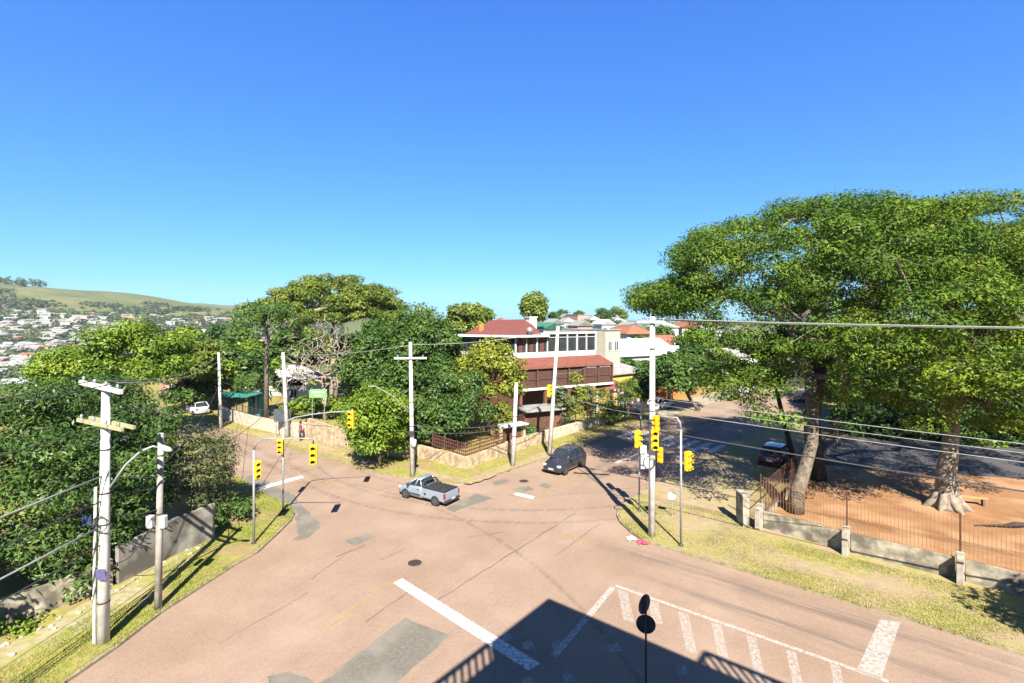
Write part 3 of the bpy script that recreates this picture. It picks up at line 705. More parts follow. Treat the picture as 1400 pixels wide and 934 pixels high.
# palm
def palm(label, px, Y, ztop, n, L, group=None):
    base = Vector(((px - 700) * Y / F, Y, VZ)); t = thing('palm_tree', label, 'palm', base, 0, group); hgt = ztop - VZ
    mb = MB(); mb.smooth = True; mb.tube([(0, 0, 0), (.05, 0, hgt * .5), (.1, 0, hgt)], [.26, .2, .17], 10); mb.build('trunk', M['bark'], t)
    pts = []; nn = []; fr = MB()
    for i in range(n):
        a = 2 * math.pi * i / n + rng.uniform(-.2, .2); el = rng.uniform(-.3, 1.1); d = Vector((math.cos(a), math.sin(a), 0)); path = []
        for k in range(9):
            f = k / 8; path.append(Vector((.1, 0, hgt)) + d * (L * (math.sin(f * 1.5) * math.cos(el * .6)) * .75) + Vector((0, 0, L * (f * .55 * el - f * f * .75))))
        fr.tube(path, [.04 - .004 * k for k in range(9)], 4, False)
        for k in range(8):
            for q in range(11):
                p = path[k].lerp(path[k + 1], rng.random()); s = d.cross(Vector((0, 0, 1))) * rng.choice((-1, 1)) * rng.uniform(0, .35)
                pts.append(p + s + Vector((0, 0, -abs(rng.normal(0, .3))))); nn.append((s.x * 2 + d.x * .3, s.y * 2 + d.y * .3, .5))
    fr.build('frond_ribs', MATS['palm_fronds'], t); leaf_mesh('fronds', np.array(pts), np.array(nn), .5, LV['palm'], t, .12, .4)
    return t
palm('tall palm with drooping fronds left of the wide flat topped tree', 364, 49, 11.6, 17, 5.2)
palm('shorter shaggy palm beside the green tarpaulin', 352, 54, 4.6, 16, 3.2)

# ------------------------------------------------------------------ left block trees
blob_tree('dense_tree', 'near dark glossy tree overhanging the concrete wall at the left edge', 45, 660, 20.5, 4.7, 4.3, LV['mango'], 520, .10, 165, .85, tr=.35, lo=-.75, aspect=.34)
blob_tree('dense_tree', 'dark leafy tree directly behind the thick concrete pole', 130, 600, 24.5, 3.4, 3.1, LV['mango'], 520, .105, 90, .8, tr=.25, lo=-.7, aspect=.34)
def shade_tree(label, x, y, r, h, leaf):
    base = Vector((x, y, VZ)); pads = dome_pads((x, y, h - r * .7), (r, r, r * .8), 60, .85, -.6, 1, .6, .55)
    tree('dense_tree', label, 'tree', base, [base, Vector((x, y, h * .3)), Vector((x, y, h * .55))], [.3, .24, .2], pads, LV[leaf], 230, .15, M['bark'])
shade_tree('dark tree leaning over the low stained wall at the left, nearest the camera', -18.6, 9.6, 3.4, 8.5, 'mango')
shade_tree('tall tree whose crown adjoins the yellow green yard tree on its right', 42, 27, 6.5, 15, 'acaciaY')
shade_tree('tree beyond the right end of the wire fence, shading the verge', 20.6, 8.4, 2.4, 9.0, 'acacia')
blob_tree('bright_tree', 'bright green rounded tree beyond the dark glossy tree on the left', 190, 494, 42, 3.5, 3.5, LV['bright'], 380, .135, 58, 1.1, tr=.25, lo=-.4)
blob_tree('bright_tree', 'yellow green tree at the left, its crown lower than the bright one beside it', 105, 514, 40, 2.9, 2.1, LV['bright'], 380, .135, 44, 1.0, tr=.25, lo=-.4)
blob_tree('bright_tree', 'olive green tree behind the bright rounded one, overlooking the valley', 250, 500, 55, 3.6, 3.0, LV['dryo'], 180, .24, 50, 1.2, tr=.2, lo=-.4)
blob_tree('grey_shrub', 'grey green shrubby tree hanging over the end of the concrete wall', 264, 640, 25.8, 2.05, 1.95, LV['olive'], 330, .11, 80, .62, tr=.12, lo=-.8, aspect=.34, cat='shrub')
blob_tree('low_shrub', 'low dark shrub beside the end of the concrete wall on the grass', 318, 700, 25.6, .9, .8, LV['dark'], 300, .1, 20, .4, tr=.05, lo=-.8, cat='shrub')
blob_tree('small_tree', 'small dark tree shading the bend of the left street', 258, 540, 56, 2.6, 1.4, LV['dark'], 190, .2, 30, 1.0, tr=.14, lo=-.2, lean=.9)
blob_tree('low_shrub', 'leafy weed clump against the concrete wall at the lower left', 108, 785, 18.6, .75, .75, LV['mango'], 300, .1, 18, .38, tr=.04, lo=-.8, cat='shrub')
blob_tree('low_shrub', 'bright weed clump at the left edge of the rubble path', 12, 868, 16.6, .9, .45, LV['bright'], 330, .08, 18, .36, tr=.03, lo=-.4, cat='shrub')
# trees of the valley edge and beyond (each its own crown and trunk, copied from three kinds)
def proto_tree(name, leaf, r, h, n, per, size, pr):
    base = Vector((0, 0, 0)); pads = dome_pads((0, 0, h - r * .8), (r, r, r * .8), n, pr, -.4, 1, .65, .6)
    return tree(name, '', 'tree', base, [base, Vector((0, 0, h * .3)), Vector((.1, 0, h * .55))], [.24, .18, .15], pads, leaf, per, size, M['bark'], step=1.2)
KINDS = [proto_tree('valley_tree', LV['bright'], 3.2, 6.5, 26, 90, .34, 1.4), proto_tree('valley_tree', LV['dark'], 3.6, 7.5, 26, 90, .36, 1.5), proto_tree('valley_tree', LV['dryo'], 3.0, 7, 26, 90, .34, 1.3)]
kl_ = ['bright green leafy tree among the roofs on the edge of the valley', 'dark dense tree among the roofs on the edge of the valley', 'olive tree among the roofs on the edge of the valley']
used = [False] * 3
def place(kinds, used, i, x, y, s, label, group, rz=0):
    o = kinds[i] if not used[i] else copy_tree(kinds[i]); used[i] = True
    o.location = (x, y, (VZ if (y < 92 and -x * .75 + y * .45 < 92) else tz(x, y)) - .15); o.scale = (s, s, s); o.rotation_euler[2] = rz
    tag(o, label, 'tree', group); return o
for j, (px, Y, s, k) in enumerate(((292, 62, .8, 0), (325, 66, .85, 1), (352, 72, .95, 0), (305, 85, .85, 2), (270, 78, .9, 1), (340, 98, .95, 0), 
                          (400, 78, 1.1, 1), (425, 90, 1.2, 2), (500, 75, 1.1, 1), (535, 82, 1.2, 0), (580, 70, 1.15, 1), (600, 85, 1.2, 0), (260, 120, 1.5, 0), (320, 135, 1.6, 1))):
    place(KINDS, used, k, (px - 700) * Y / F, Y, s, kl_[k], 'trees along the valley edge', j * 1.3)
K2 = []; 
lab2 = ['bright tree among the far houses on the right', 'dark tree among the far houses on the right', 'olive tree among the far houses on the right']
for j, (px, Y, s, k) in enumerate(((752, 130, 1.0, 1), (775, 150, .9, 2), (800, 170, 1.0, 1), (818, 140, .8, 0), (835, 160, 1.1, 1), (850, 120, 1.0, 2), (868, 100, .9, 1), (700, 120, .9, 1), (680, 110, .8, 0), (905, 130, 1.0, 1), (930, 150, 1.1, 2), (955, 120, 1.0, 1), (980, 140, 1.1, 0), (1010, 110, 1.0, 1), (790, 210, 1.2, 1), (826, 220, 1.2, 1), (845, 240, 1.3, 2), (765, 230, 1.3, 1), (843, 69, .5, 2), (862, 70, .62, 1), (884, 72, .6, 2), (905, 71, .66, 1), (926, 74, .7, 1), (948, 75, .7, 2), (858, 92, .7, 1), (900, 86, .8, 2), (940, 88, .9, 1), (985, 80, .8, 2))):
    place(KINDS, used, k, (px - 700) * Y / F, Y, s, lab2[k], 'trees among the far houses', j * 1.7)
lab3 = ['bright green tree behind the yard court at the right', 'dark green tree behind the yard court at the right', 'olive tree behind the yard court at the right']
for j, (px, Y, s, k) in enumerate(((1150, 56, .75, 2), (1180, 50, .75, 1), (1215, 49, .8, 1), (1250, 48, .7, 2), (1285, 47, .8, 1), (1325, 46, .8, 1), (1362, 46, .85, 1), (1395, 45, .8, 1), (1430, 45, .85, 1), (1240, 70, 1.3, 1), (1330, 68, 1.4, 1), (1395, 66, 1.4, 2), (1090, 95, 1.2, 1), (1130, 90, 1.3, 1), (1168, 62, 1.0, 1), (1230, 61, 1.1, 1), (1300, 60, 1.1, 1), (1372, 60, 1.2, 1), (1450, 50, 1.2, 1))):
    place(KINDS, used, k, (px - 700) * Y / F, Y, s, lab3[k], 'trees behind the yard', j * 2.1)
for (px, py, Y, lab, lf) in ((1335, 600, 42, 'bright sapling beside the pale trunk in the yard', 'bright'), (1205, 590, 46, 'tan leaved bush at the edge of the yard court', 'dryo'), (1262, 580, 44, 'pale dry bush left of the pale trunk at the court edge', 'olive'), (1385, 600, 44, 'dark bush at the right end of the yard court', 'dark')):
    blob_tree('court_bush', lab, px, py, Y, 1.7, max(1.5, min(2.6, P(px, py, Y).z - .3)), LV[lf], 200, .17, 24, .7, tr=.07, lo=-.6, cat='bush')
for (px, py, Y, rx, lab, lf) in ((787, 548, 46.5, .9, 'light green bush in the front garden of the house', 'lime'), (803, 553, 46.8, .8, 'pale bush right of the light green one in the front garden', 'olive'), (822, 555, 48.5, 1.2, 'brown bush beside the red gate roof', 'dryo'), (688, 572, 42.5, .6, 'yellow green bush beside the gate canopy', 'lime'), (765, 556, 48, 1.1, 'dark bush behind the carport roof of the house', 'dark'), (845, 555, 51, 1.2, 'dark green bush behind the board fence panel', 'mango'), (858, 540, 56, 1.6, 'leafy bush in front of the low yellow walled house', 'dryo'), (722, 590, 43, .7, 'small dark bush beside the carport brick wall', 'mango'), (776, 560, 46, .8, 'olive bush left of the light green one in the front garden', 'olive'), (835, 565, 49, 1.0, 'yellowish bush between the brown bush and the board fence', 'dryo')):
    blob_tree('garden_bush', lab, px, py, Y, rx, max(rx * .9, P(px, py, Y).z - .25), LV[lf], 220, .13, 16, .5, tr=.05, lo=-.6, cat='bush')
blob_tree('garden_hedge', 'clipped bright green hedge behind the stone wall under the green sign', 440, 556, 52, 4.5, .8, LV['bright'], 230, .16, 50, .8, tr=.06, lo=-.6, ry=.8, cat='hedge')

for px, Y, lf in ((1165, 45, 'dark'), (1205, 44, 'mango'), (1250, 43.6, 'dark'), (1290, 43, 'dark'), (1335, 42.4, 'mango'), (1375, 41.8, 'dark'), (1415, 41.2, 'dark')):
    blob_tree('court_bush', 'dense dark bush in the row along the far edge of the yard court', px, HZ + (H - 1.5) * F / Y, Y, 1.7, 1.7, LV[lf], 260, .14, 34, .7, tr=.07, lo=-.7, cat='bush', group='dark bushes along the court edge')
# woodland on the far hillside and grass on the verges: nobody could count these
def wood():
    pts = []; nn = []
    k = 0
    while k < 5600:
        y = rng.uniform(300, 930); x = rng.uniform(-1.15, -.34) * y
        q = math.sin(x * .021 + 1.3) * math.sin(y * .017) + .6 * math.sin(x * .05 - y * .043) + .4 * math.sin(y * .09 + x * .03)
        upper = (y - .12 * (x + 600) - 330) / 610
        if q < (-.75 if upper < .64 else .3) + rng.normal(0, .4): continue
        if upper > .8 and q < 1.3: continue
        k += 1; z = tz(x, y); s = rng.uniform(2.4, 5.0); m = 32
        d = rng.normal(0, 1, (m, 3)); d /= np.linalg.norm(d, axis=1, keepdims=True); d[:, 2] = np.abs(d[:, 2])
        pts.append(np.array((x, y, z + s * .7)) + d * np.array((s, s, s * .9)) * rng.uniform(.6, 1, (m, 1))); nn.append(d + np.array((0, 0, .5)))
    for i in range(90):    # tall trees on the crest at the far left
        x = rng.uniform(-1100, -868); y = 940 + rng.uniform(-30, 30); z = tz(x, y); s = rng.uniform(4, 7); m = 40
        d = rng.normal(0, 1, (m, 3)); d /= np.linalg.norm(d, axis=1, keepdims=True)
        pts.append(np.array((x, y, z + s * 1.3)) + d * np.array((s * .6, s * .6, s * 1.3)) * rng.uniform(.4, 1, (m, 1))); nn.append(d)
    o = leaf_mesh('woodland', np.concatenate(pts), np.concatenate(nn), 1.5, LV['wood'], None, .7, .4)
    tag(o, 'dark woodland patches between the houses of the far hillside', 'woodland', None, 'stuff')
wood()
def inside(p, poly):
    c = False; n = len(poly)
    for i in range(n):
        a, b = poly[i], poly[(i + 1) % n]
        if (a[1] > p[1]) != (b[1] > p[1]) and p[0] < (b[0] - a[0]) * (p[1] - a[1]) / (b[1] - a[1]) + a[0]: c = not c
    return c
def grass(name, label, polys, n, size, leaf, dens=None):
    xs = [p[0] for q in polys for p in q]; ys = [p[1] for q in polys for p in q]; pts = []
    while len(pts) < n:
        x = random.uniform(min(xs), max(xs)); y = random.uniform(min(ys), max(ys))
        q = math.sin(x * 1.3 + 1.7 * math.sin(y * .9)) + math.sin(y * 1.7 + x * .6) + random.gauss(0, .8)
        if q < -.2: continue
        if any(inside((x, y), pl) for pl in polys): pts.append((x, y, VZ + size * .55))
    pts = np.array(pts); n = len(pts); a = rng.uniform(0, 2 * np.pi, n); lean = rng.normal(0, .5, (n, 2))
    s = size * rng.uniform(.5, 1.5, n); dx = np.cos(a) * size * .22; dy = np.sin(a) * size * .22; b = pts.copy(); b[:, 2] = VZ - .01
    v = np.stack([b + np.stack([dx, dy, 0 * dx], 1), b + np.stack([lean[:, 0] * s + dx * .2, lean[:, 1] * s + dy * .2, s], 1), b - np.stack([dx, dy, 0 * dx], 1)], 1).reshape(-1, 3)
    me = bpy.data.meshes.new(name); me.from_pydata(v.tolist(), [], np.arange(3 * n).reshape(-1, 3).tolist()); me.materials.append(leaf)
    o = bpy.data.objects.new(name, me); col.objects.link(o); tag(o, label, 'grass', None, 'stuff')
gl = [NL[i] for i in (1, 2, 3, 4, 5, 6, 7, 8, 9, 10, 12, 13)] + [ G(270, 690, .11), G(280, 735, .11), G(180, 806, .11), G(50, 886, .11), (-15.9, 8)]
grass('verge_grass', 'short sunlit grass on the verge beside the thick concrete pole', [gl], 34000, .065, LV['grassg'])
gf = [G(480, 640, .11), G(560, 653, .11), G(640, 662, .11), G(700, 642, .11), G(800, 608, .11), G(905, 572, .11), G(880, 566, .11), G(740, 600, .11), G(636, 640, .11), G(570, 630, .11), G(430, 602, .11), G(310, 580, .11), G(310, 586, .11)]
grass('verge_grass', 'short dry grass on the verge below the stone garden wall', [gf], 20000, .065, LV['grass'])
gr_ = [G(850, 700, .11), G(866, 727, .11), G(930, 753, .11), G(1050, 790, .11), G(1225, 841, .11), G(1400, 894, .11), G(1400, 815, .11), G(1313, 800, .11), G(1160, 762, .11), G(1040, 730, .11), G(1020, 708, .11), G(935, 690, .11), G(880, 685, .11)]
grass('verge_grass', 'dry yellow grass on the verge in front of the low concrete fence wall', [gr_, NR[:10] + [(p[0] + .35, p[1] + .3) for p in reversed(NR[:10])]], 38000, .06, LV['grass'])

# ------------------------------------------------------------------ walls and fences
def wall_run(pts, h, th, z0=0.0):
    """poly-line wall as joined prisms (mitred)"""
    mb = MB(); n = len(pts); L = []; Rr = []
    for i in range(n):
        a = Vector(pts[max(i - 1, 0)]); b = Vector(pts[min(i + 1, n - 1)]); d = (b - a).normalized(); nn = Vector((-d.y, d.x)) * th / 2
        L.append(Vector(pts[i]) + nn); Rr.append(Vector(pts[i]) - nn)
    hh = h if isinstance(h, (list, tuple)) else [h] * n
    vs = []
    for i in range(n): vs += [(L[i].x, L[i].y, z0), (L[i].x, L[i].y, hh[i]), (Rr[i].x, Rr[i].y, hh[i]), (Rr[i].x, Rr[i].y, z0)]
    fs = [(0, 1, 2, 3), tuple(4 * (n - 1) + k for k in (3, 2, 1, 0))]
    for i in range(n - 1):
        for k in range(4):
            k2 = (k + 1) % 4; fs.append((4 * i + k, 4 * (i + 1) + k, 4 * (i + 1) + k2, 4 * i + k2))
    mb.add(vs, fs); return mb
# left concrete wall
lw = [G(292, 735, .11), G(240, 757, .11), G(160, 798, .11)]
tag(wall_run([lw[0], lw[1], lw[2]], [1.75, 1.7, 1.55], .18).build('garden_wall', mat('stained_render', (.40, .37, .31), (.28, .255, .21), 2, .9, c3=(.16, .145, .115), scale3=1.1)), 'grey rendered garden wall behind the two concrete poles, under the shrubby tree', 'wall')  # grey render with darker stains
tag(wall_run([(lw[2][0] - .12, lw[2][1] - .12), (-16.6, 17.7), (-19, 15.2), (-23, 12)], [1.15, 1.05, .95, .9], .2).build('garden_wall', M['oldconc']), 'low stained brown wall at the lower left corner, under the dark glossy tree', 'wall')
# far corner stone wall
fw = [G(500, 622, .11), G(575, 625, .11), G(636, 641, .11), G(690, 621, .11), G(742, 604, .11)]
tag(wall_run(fw, [1.0, 1.0, .95, 1.0, 1.0], .35).build('stone_wall', M['stone']), 'tan stone corner wall below the brown railing at the far corner garden', 'wall')
tag(wall_run([(fw[4][0] + .05, fw[4][1] + .05), G(800, 586, .11), G(850, 572, .11)], [1.0, .9, .9], .3).build('stone_wall', M['palestone']), 'pale stone wall along the right street in front of the house bushes', 'wall')
pw = thing('paneled_fence', 'tan and brown board fence panel beside the right street, beyond the house', 'fence', (*G(825, 572, .11), VZ))
a = Vector((*G(850, 571, .11), VZ)); b = Vector((*G(872, 565, .11), VZ)); o0 = Vector(pw.location)
for i in range(7):
    mb = MB(); p = a.lerp(b, i / 6) - o0; mb.box(p + Vector((0, 0, .8)), (.62, .1, 1.6), math.atan2(b.y - a.y, b.x - a.x)); mb.build('board', M['brownwood'] if i % 2 else M['cream'], pw)
tag(wall_run([G(422, 600, .11), G(500, 622, .11)], [1.9, 1.5], .3).build('stone_wall', M['stone']), 'tall tan stone wall between the person in red and the small bright street tree', 'wall')
tag(wall_run([G(300, 570, .11), G(345, 584, .11), G(388, 594, .11), G(420, 599.4, .11)], [1.3, 1.25, 1.3, 1.5], .3).build('stone_wall', M['palestone']), 'pale mottled stone wall along the left street, below the palms', 'wall')
# brown railing on the corner wall
def railing(name, label, pts, z0, z1, m, gap=.18, cat='railing', th=.03, rails=2):
    t = thing(name, label, cat, (*pts[0], z0)); o0 = Vector(t.location); mb = MB(); rl = MB(); ps = MB()
    for i in range(len(pts) - 1):
        a = Vector((*pts[i], 0)); b = Vector((*pts[i + 1], 0)); n = max(1, int((b - a).length / gap))
        for k in range(n + 1):
            p = a.lerp(b, k / n) - Vector((o0.x, o0.y, 0)); mb.box(p + Vector((0, 0, (z1 - z0) / 2)), (th * .7, th * .7, z1 - z0 - .02))
            if k % max(1, int(1.6 / gap)) == 0: ps.box(p + Vector((0, 0, (z1 - z0) / 2 + .03)), (.08, .08, z1 - z0 + .06))
        for q in range(rails):
            zz = (z1 - z0) * (.08 + .86 * q / max(1, rails - 1)); rl.bar(a - Vector((o0.x, o0.y, -zz)), b - Vector((o0.x, o0.y, -zz)), th * 1.2)
    mb.build('bars', m, t); rl.build('rails', m, t); ps.build('posts', m, t); return t
railing('iron_railing', 'brown railing standing on the tan stone corner wall', [(fw[1][0] + .9, fw[1][1] + .1), (fw[2][0], fw[2][1] + .1), fw[3]], .95, 1.85, M['rust'], .22, th=.06, rails=4)
railing('iron_railing', 'thin dark railing above the pale mottled wall on the left street', [G(300, 570, .11), G(345, 584, .11), G(388, 594, .11)], 1.25, 2.0, M['darksteel'], .35)
# yard fence
PIL = [(*FEN[0], 1.3), (*FEN[1], 1.25), (*FEN[2], 1.25), (FEN[2][0] + fd.x * 3.9, FEN[2][1] + fd.y * 3.9, 1.4), (FEN[2][0] + fd.x * 7.8, FEN[2][1] + fd.y * 7.8, 1.4)]
yf = thing('yard_fence', 'wire mesh fence on a stained low concrete wall in front of the bare earth yard', 'fence', (*FEN[0], VZ)); yo = Vector(yf.location); fa = math.atan2(fd.y, fd.x); fn = Vector((fd.y, -fd.x, 0))
if fn.y > 0: fn = -fn
for i in range(len(PIL) - 1):
    a = Vector((PIL[i][0], PIL[i][1], 0)); b = Vector((PIL[i + 1][0], PIL[i + 1][1], 0)); d = (b - a).normalized()
    w_ = wall_run([tuple((a + d * .16)[:2]), tuple((b - d * .16)[:2])], [.95, .95], .16); w_.build('base_wall', M['oldconc'], yf, off=yo)
    mm = MB(); n = int((b - a).length / .13)
    for k in range(1, n):
        p = a.lerp(b, k / n) - yo; mm.box((p.x, p.y, 1.0 + .82 - VZ), (.014, .014, 1.64), fa)
    for q in (0, 3, 7):
        z = 1.02 + q * .2 - VZ; mm.bar((a.x - yo.x, a.y - yo.y, z), (b.x - yo.x, b.y - yo.y, z), .012)
    mm.build('wire_mesh', mat('rusty_wire', (.40, .22, .11), (.26, .13, .065), 9, .85), yf)
for i, (x, y, h) in enumerate(PIL):
    mb = MB(); mb.box((x - yo.x, y - yo.y, h / 2 - VZ), (.26, .3, h), fa); c = Vector((x - yo.x, y - yo.y, 0)) + fn * .36; mb.box((c.x, c.y, (h - .12) / 2 - VZ), (.22, .43, h - .12), fa)
    mb.build('pillar', M['paleconc'], yf, .015)
    mb = MB(); mb.tube([(x - yo.x, y - yo.y, h - VZ), (x - yo.x, y - yo.y, 2.75 - VZ)], .035, 6); mb.build('post', M['rust'], yf)
gp = thing('gate_pillar', 'thick slanted concrete gate pillar at the corner of the yard fence', 'pillar', (FEN[0][0] - .75, FEN[0][1] + .35, VZ))
mb = MB(); mb.box((0, 0, .75), (.32, .95, 1.5), R(-4)); mb.build('shaft', M['oldconc'], gp, .03); mb = MB(); mb.box((0, 0, 1.56), (.38, 1.0, .08), R(-4)); mb.build('cap', M['oldconc'], gp, .02)
sf = thing('side_fence', 'brown iron fence of the yard running back along the right street under the umbrella tree', 'fence', (fb[0].x, fb[0].y, VZ)); so_ = Vector(sf.location)
w_ = wall_run([tuple(fb[0] + Vector((.1, .3))), tuple(fb[4])], [.5, .5], .16); w_.build('base_wall', M['oldconc'], sf, off=so_)
mm = MB(); L = (fb[4] - fb[0]).length
for k in range(2, int(L / .28)):
    p = fb[0].lerp(fb[4], k * .28 / L); mm.box((p.x - so_.x, p.y - so_.y, .5 + .85 - VZ), (.022, .022, 1.7), .85)
for z in (.6, 1.4, 2.1): mm.bar((fb[0].x - so_.x + .2, fb[0].y - so_.y + .3, z - VZ), (fb[4].x - so_.x, fb[4].y - so_.y, z - VZ), .03)
mm.build('bars', M['rust'], sf)

# ------------------------------------------------------------------ utility poles
POLE = {}; PR = {}
def insulator(mb, p):
    mb.smooth = True; mb.lathe(p, [(.02, 0), (.05, .03), (.03, .06), (.055, .09), (.03, .13), (.015, .15)], 8); mb.smooth = False
def pole(key, label, base_px, top_px, r0, r1, m, name='utility_pole', base=None):
    x, y = G(*base_px, VZ) if base is None else base
    t = P(top_px[0], top_px[1], y); h = t.z - VZ; o = thing(name, label, 'pole', (x, y, VZ))
    lean = t.x - x; mb = MB(); mb.smooth = True; mb.tube([(0, 0, -.1), (lean * .5, 0, h * .5), (lean, 0, h)], [r0, (r0 + r1) / 2, r1], 14); mb.build('shaft', m, o)
    PR[key] = (r0, r1); POLE[key] = (Vector((x, y, VZ)), lean, h); return o
def on(key, z):       # point on the axis of a pole at a height
    b, l, h = POLE[key]; return Vector((b.x + l * (z - VZ) / h, b.y, z))
def crossarm(o, key, z, L, ang, m, name='crossarm', th=.1, dy=-.16, ins=4, tilt=0):
    b, l, h = POLE[key]; c = on(key, z) - b; d = Vector((math.cos(ang), math.sin(ang), tilt)); mb = MB(); nrm = Vector((-d.y, d.x, 0)) * dy
    mb.bar(c - d * L / 2 + nrm, c + d * L / 2 + nrm, th, th * 1.2); a = mb.build(name, m, o)
    for k in range(ins):
        mi = MB(); p = c + nrm + d * L * ((k + .3) / (ins - .4) - .5); insulator(mi, p + Vector((0, 0, th * .6))); mi.build('insulator', M['steel'], a)
def clutter(o, key, zs, m=None):
    b, l, h = POLE[key]; r0, r1 = PR[key]
    for z in zs:
        mb = MB(); c = on(key, z) - b; mb.tube([c, c + Vector((0, 0, .045))], r0 + (r1 - r0) * (z / h) + .012, 12); mb.build('clamp', m or M['iron'], o)
pa = pole('A', 'thick white concrete pole with a lamp arm, nearest on the left verge', (141, 878), (145, 525), .18, .115, M['whiteconc'])
crossarm(pa, 'A', 8.35, 2.1, R(-22), M['whiteconc'], 'crossarm', .11, tilt=-.1); crossarm(pa, 'A', 7.15, 2.3, R(-22), M['yelwood'], 'crossarm', .09, -.17, tilt=-.06); crossarm(pa, 'A', 7.15, 2.3, R(-22), M['yelwood'], 'crossarm', .09, .17, 0, tilt=-.06)
mb = MB(); mb.smooth = True; c = on('A', 5.0) - POLE['A'][0]; lp = [c + Vector((.1, 0, 0)), c + Vector((.5, .2, .75)), c + Vector((.85, .4, 1.15)), c + Vector((1.15, .55, 1.28)), c + Vector((1.32, .6, 1.22))]
mb.tube(lp, .035, 8); la = mb.build('lamp_arm', M['steel'], pa); mb = MB(); mb.smooth = True; mb.tube([lp[-1] + Vector((-.05, 0, .02)), lp[-1] + Vector((.08, .03, 0)), lp[-1] + Vector((.25, .1, -.09)), lp[-1] + Vector((.34, .13, -.14))], [.04, .085, .09, .04], 10); mb.build('lamp_head', M['whitepaint'], la)
mb = MB(); mb.tube([(-.27, -.02, 0), (-.26, -.02, 2.6), (-.22, -.02, 5)], .045, 8); mb.build('conduit', M['conc'], pa)
mb = MB(); mb.box((.12, -.245, 2.35), (.3, .02, .24)); mb.box((.18, -.25, 2.2), (.26, .02, .14), R(8)); mb.build('poster_scrap', M['purple'], pa)
clutter(pa, 'A', (1.4, 3.9, 4.9, 6.3)); mb = MB(); c = Vector((.1, -.22, 3.9))
for k in range(3): mb.tube([c + Vector((math.cos(t) * (.2 + .02 * k), -.02 * k, math.sin(t) * .25)) for t in np.linspace(0, 2 * math.pi, 16)], .012, 5)
mb.build('cable_coil', M['cable'], pa)
pb = pole('B', 'thinner grey pole with two white meter boxes, behind the thick pole on the left verge', (216, 832), (220, 592), .125, .09, mat('old_pole', (.66, .61, .52), (.34, .30, .25), 2.5, .95, c3=(.24, .21, .18), scale3=.7))
for s in (-1, 1):
    mb = MB(); mb.box((.23 * s, -.06, 3.15), (.2, .2, .42)); mb.build('meter_box', M['white'], pb, .02)
clutter(pb, 'B', (3.5, 5.6))
pc = pole('C', 'concrete crossarm pole at the far corner beside the small bright street tree', (564, 651), (561, 468), .17, .1, M['conc'])
crossarm(pc, 'C', 7.95, 2.1, R(8), M['whiteconc'], ins=3); mb = MB(); mb.smooth = True; mb.lathe((.12, -.2, 2.0), [(.05, 0), (.17, .05), (.18, .45), (.05, .5)], 10); mb.build('transformer_box', M['conc'], pc)
mb = MB(); mb.box((-.05, -.24, 2.9), (.3, .2, .3)); mb.build('junction_box', M['darksteel'], pc, .02); clutter(pc, 'C', (3.4, 4.1, 5.0))
mb = MB(); mb.smooth = True; mb.tube([(0, 0, 4.0), (-1.2, -.5, 5.4), (-2.2, -1.0, 6.1), (-2.6, -1.2, 6.1)], .035, 6); mb.build('lamp_arm', M['steel'], pc)
pd = pole('D', 'leaning pale pole on the left street beside the palms', (393, 598), (387, 482), .19, .12, M['conc']); clutter(pd, 'D', (3, 5))
pe = pole('E', 'slim pale pole farthest along the left street at the bend', (302, 585), (299, 482), .16, .1, M['conc'])
pf = pole('F', 'short bare grey post with clamps in front of the gate canopy', (701, 637), (706, 523), .17, .12, M['conc']); clutter(pf, 'F', (2.2, 3.6))
pg = pole('G', 'tall leaning white pole behind the charcoal car, carrying a yellow signal head', (751, 622), (763, 446), .175, .11, M['whiteconc']); clutter(pg, 'G', (4.7, 6.0))
ph = pole('H', 'tall white concrete pole with two crossarms at the near right corner', (891, 733), (892, 433), .165, .12, M['whiteconc'])
crossarm(ph, 'H', 10.38, 1.4, R(-35), M['whiteconc'], th=.09); crossarm(ph, 'H', 9.2, 2.4, R(-10), M['whiteconc'], th=.11)
clutter(ph, 'H', (5.0, 5.5, 6.1, 6.6)); mb = MB(); c = Vector((-.2, -.24, 3.6))
for k in range(3): mb.tube([c + Vector((math.cos(t) * (.25 + .02 * k), -.02 * k, math.sin(t) * .3)) for t in np.linspace(0, 2 * math.pi, 18)], .016, 5)
mb.build('cable_coil', M['cable'], ph)
for key, lab, bx, tp in (('P1', 'left one of two white posts beyond the grey shrub on the left street', (187, 592), (187, 555)), ('P2', 'right one of two white posts beyond the grey shrub on the left street', (201, 592), (201, 555))):
    pole(key, lab, bx, tp, .12, .1, M['white'], 'gate_post')
pole('Q1', 'small white post at the kerb in the shade of the right street', (1027, 580), (1027, 564), .06, .05, M['white'], 'short_post')

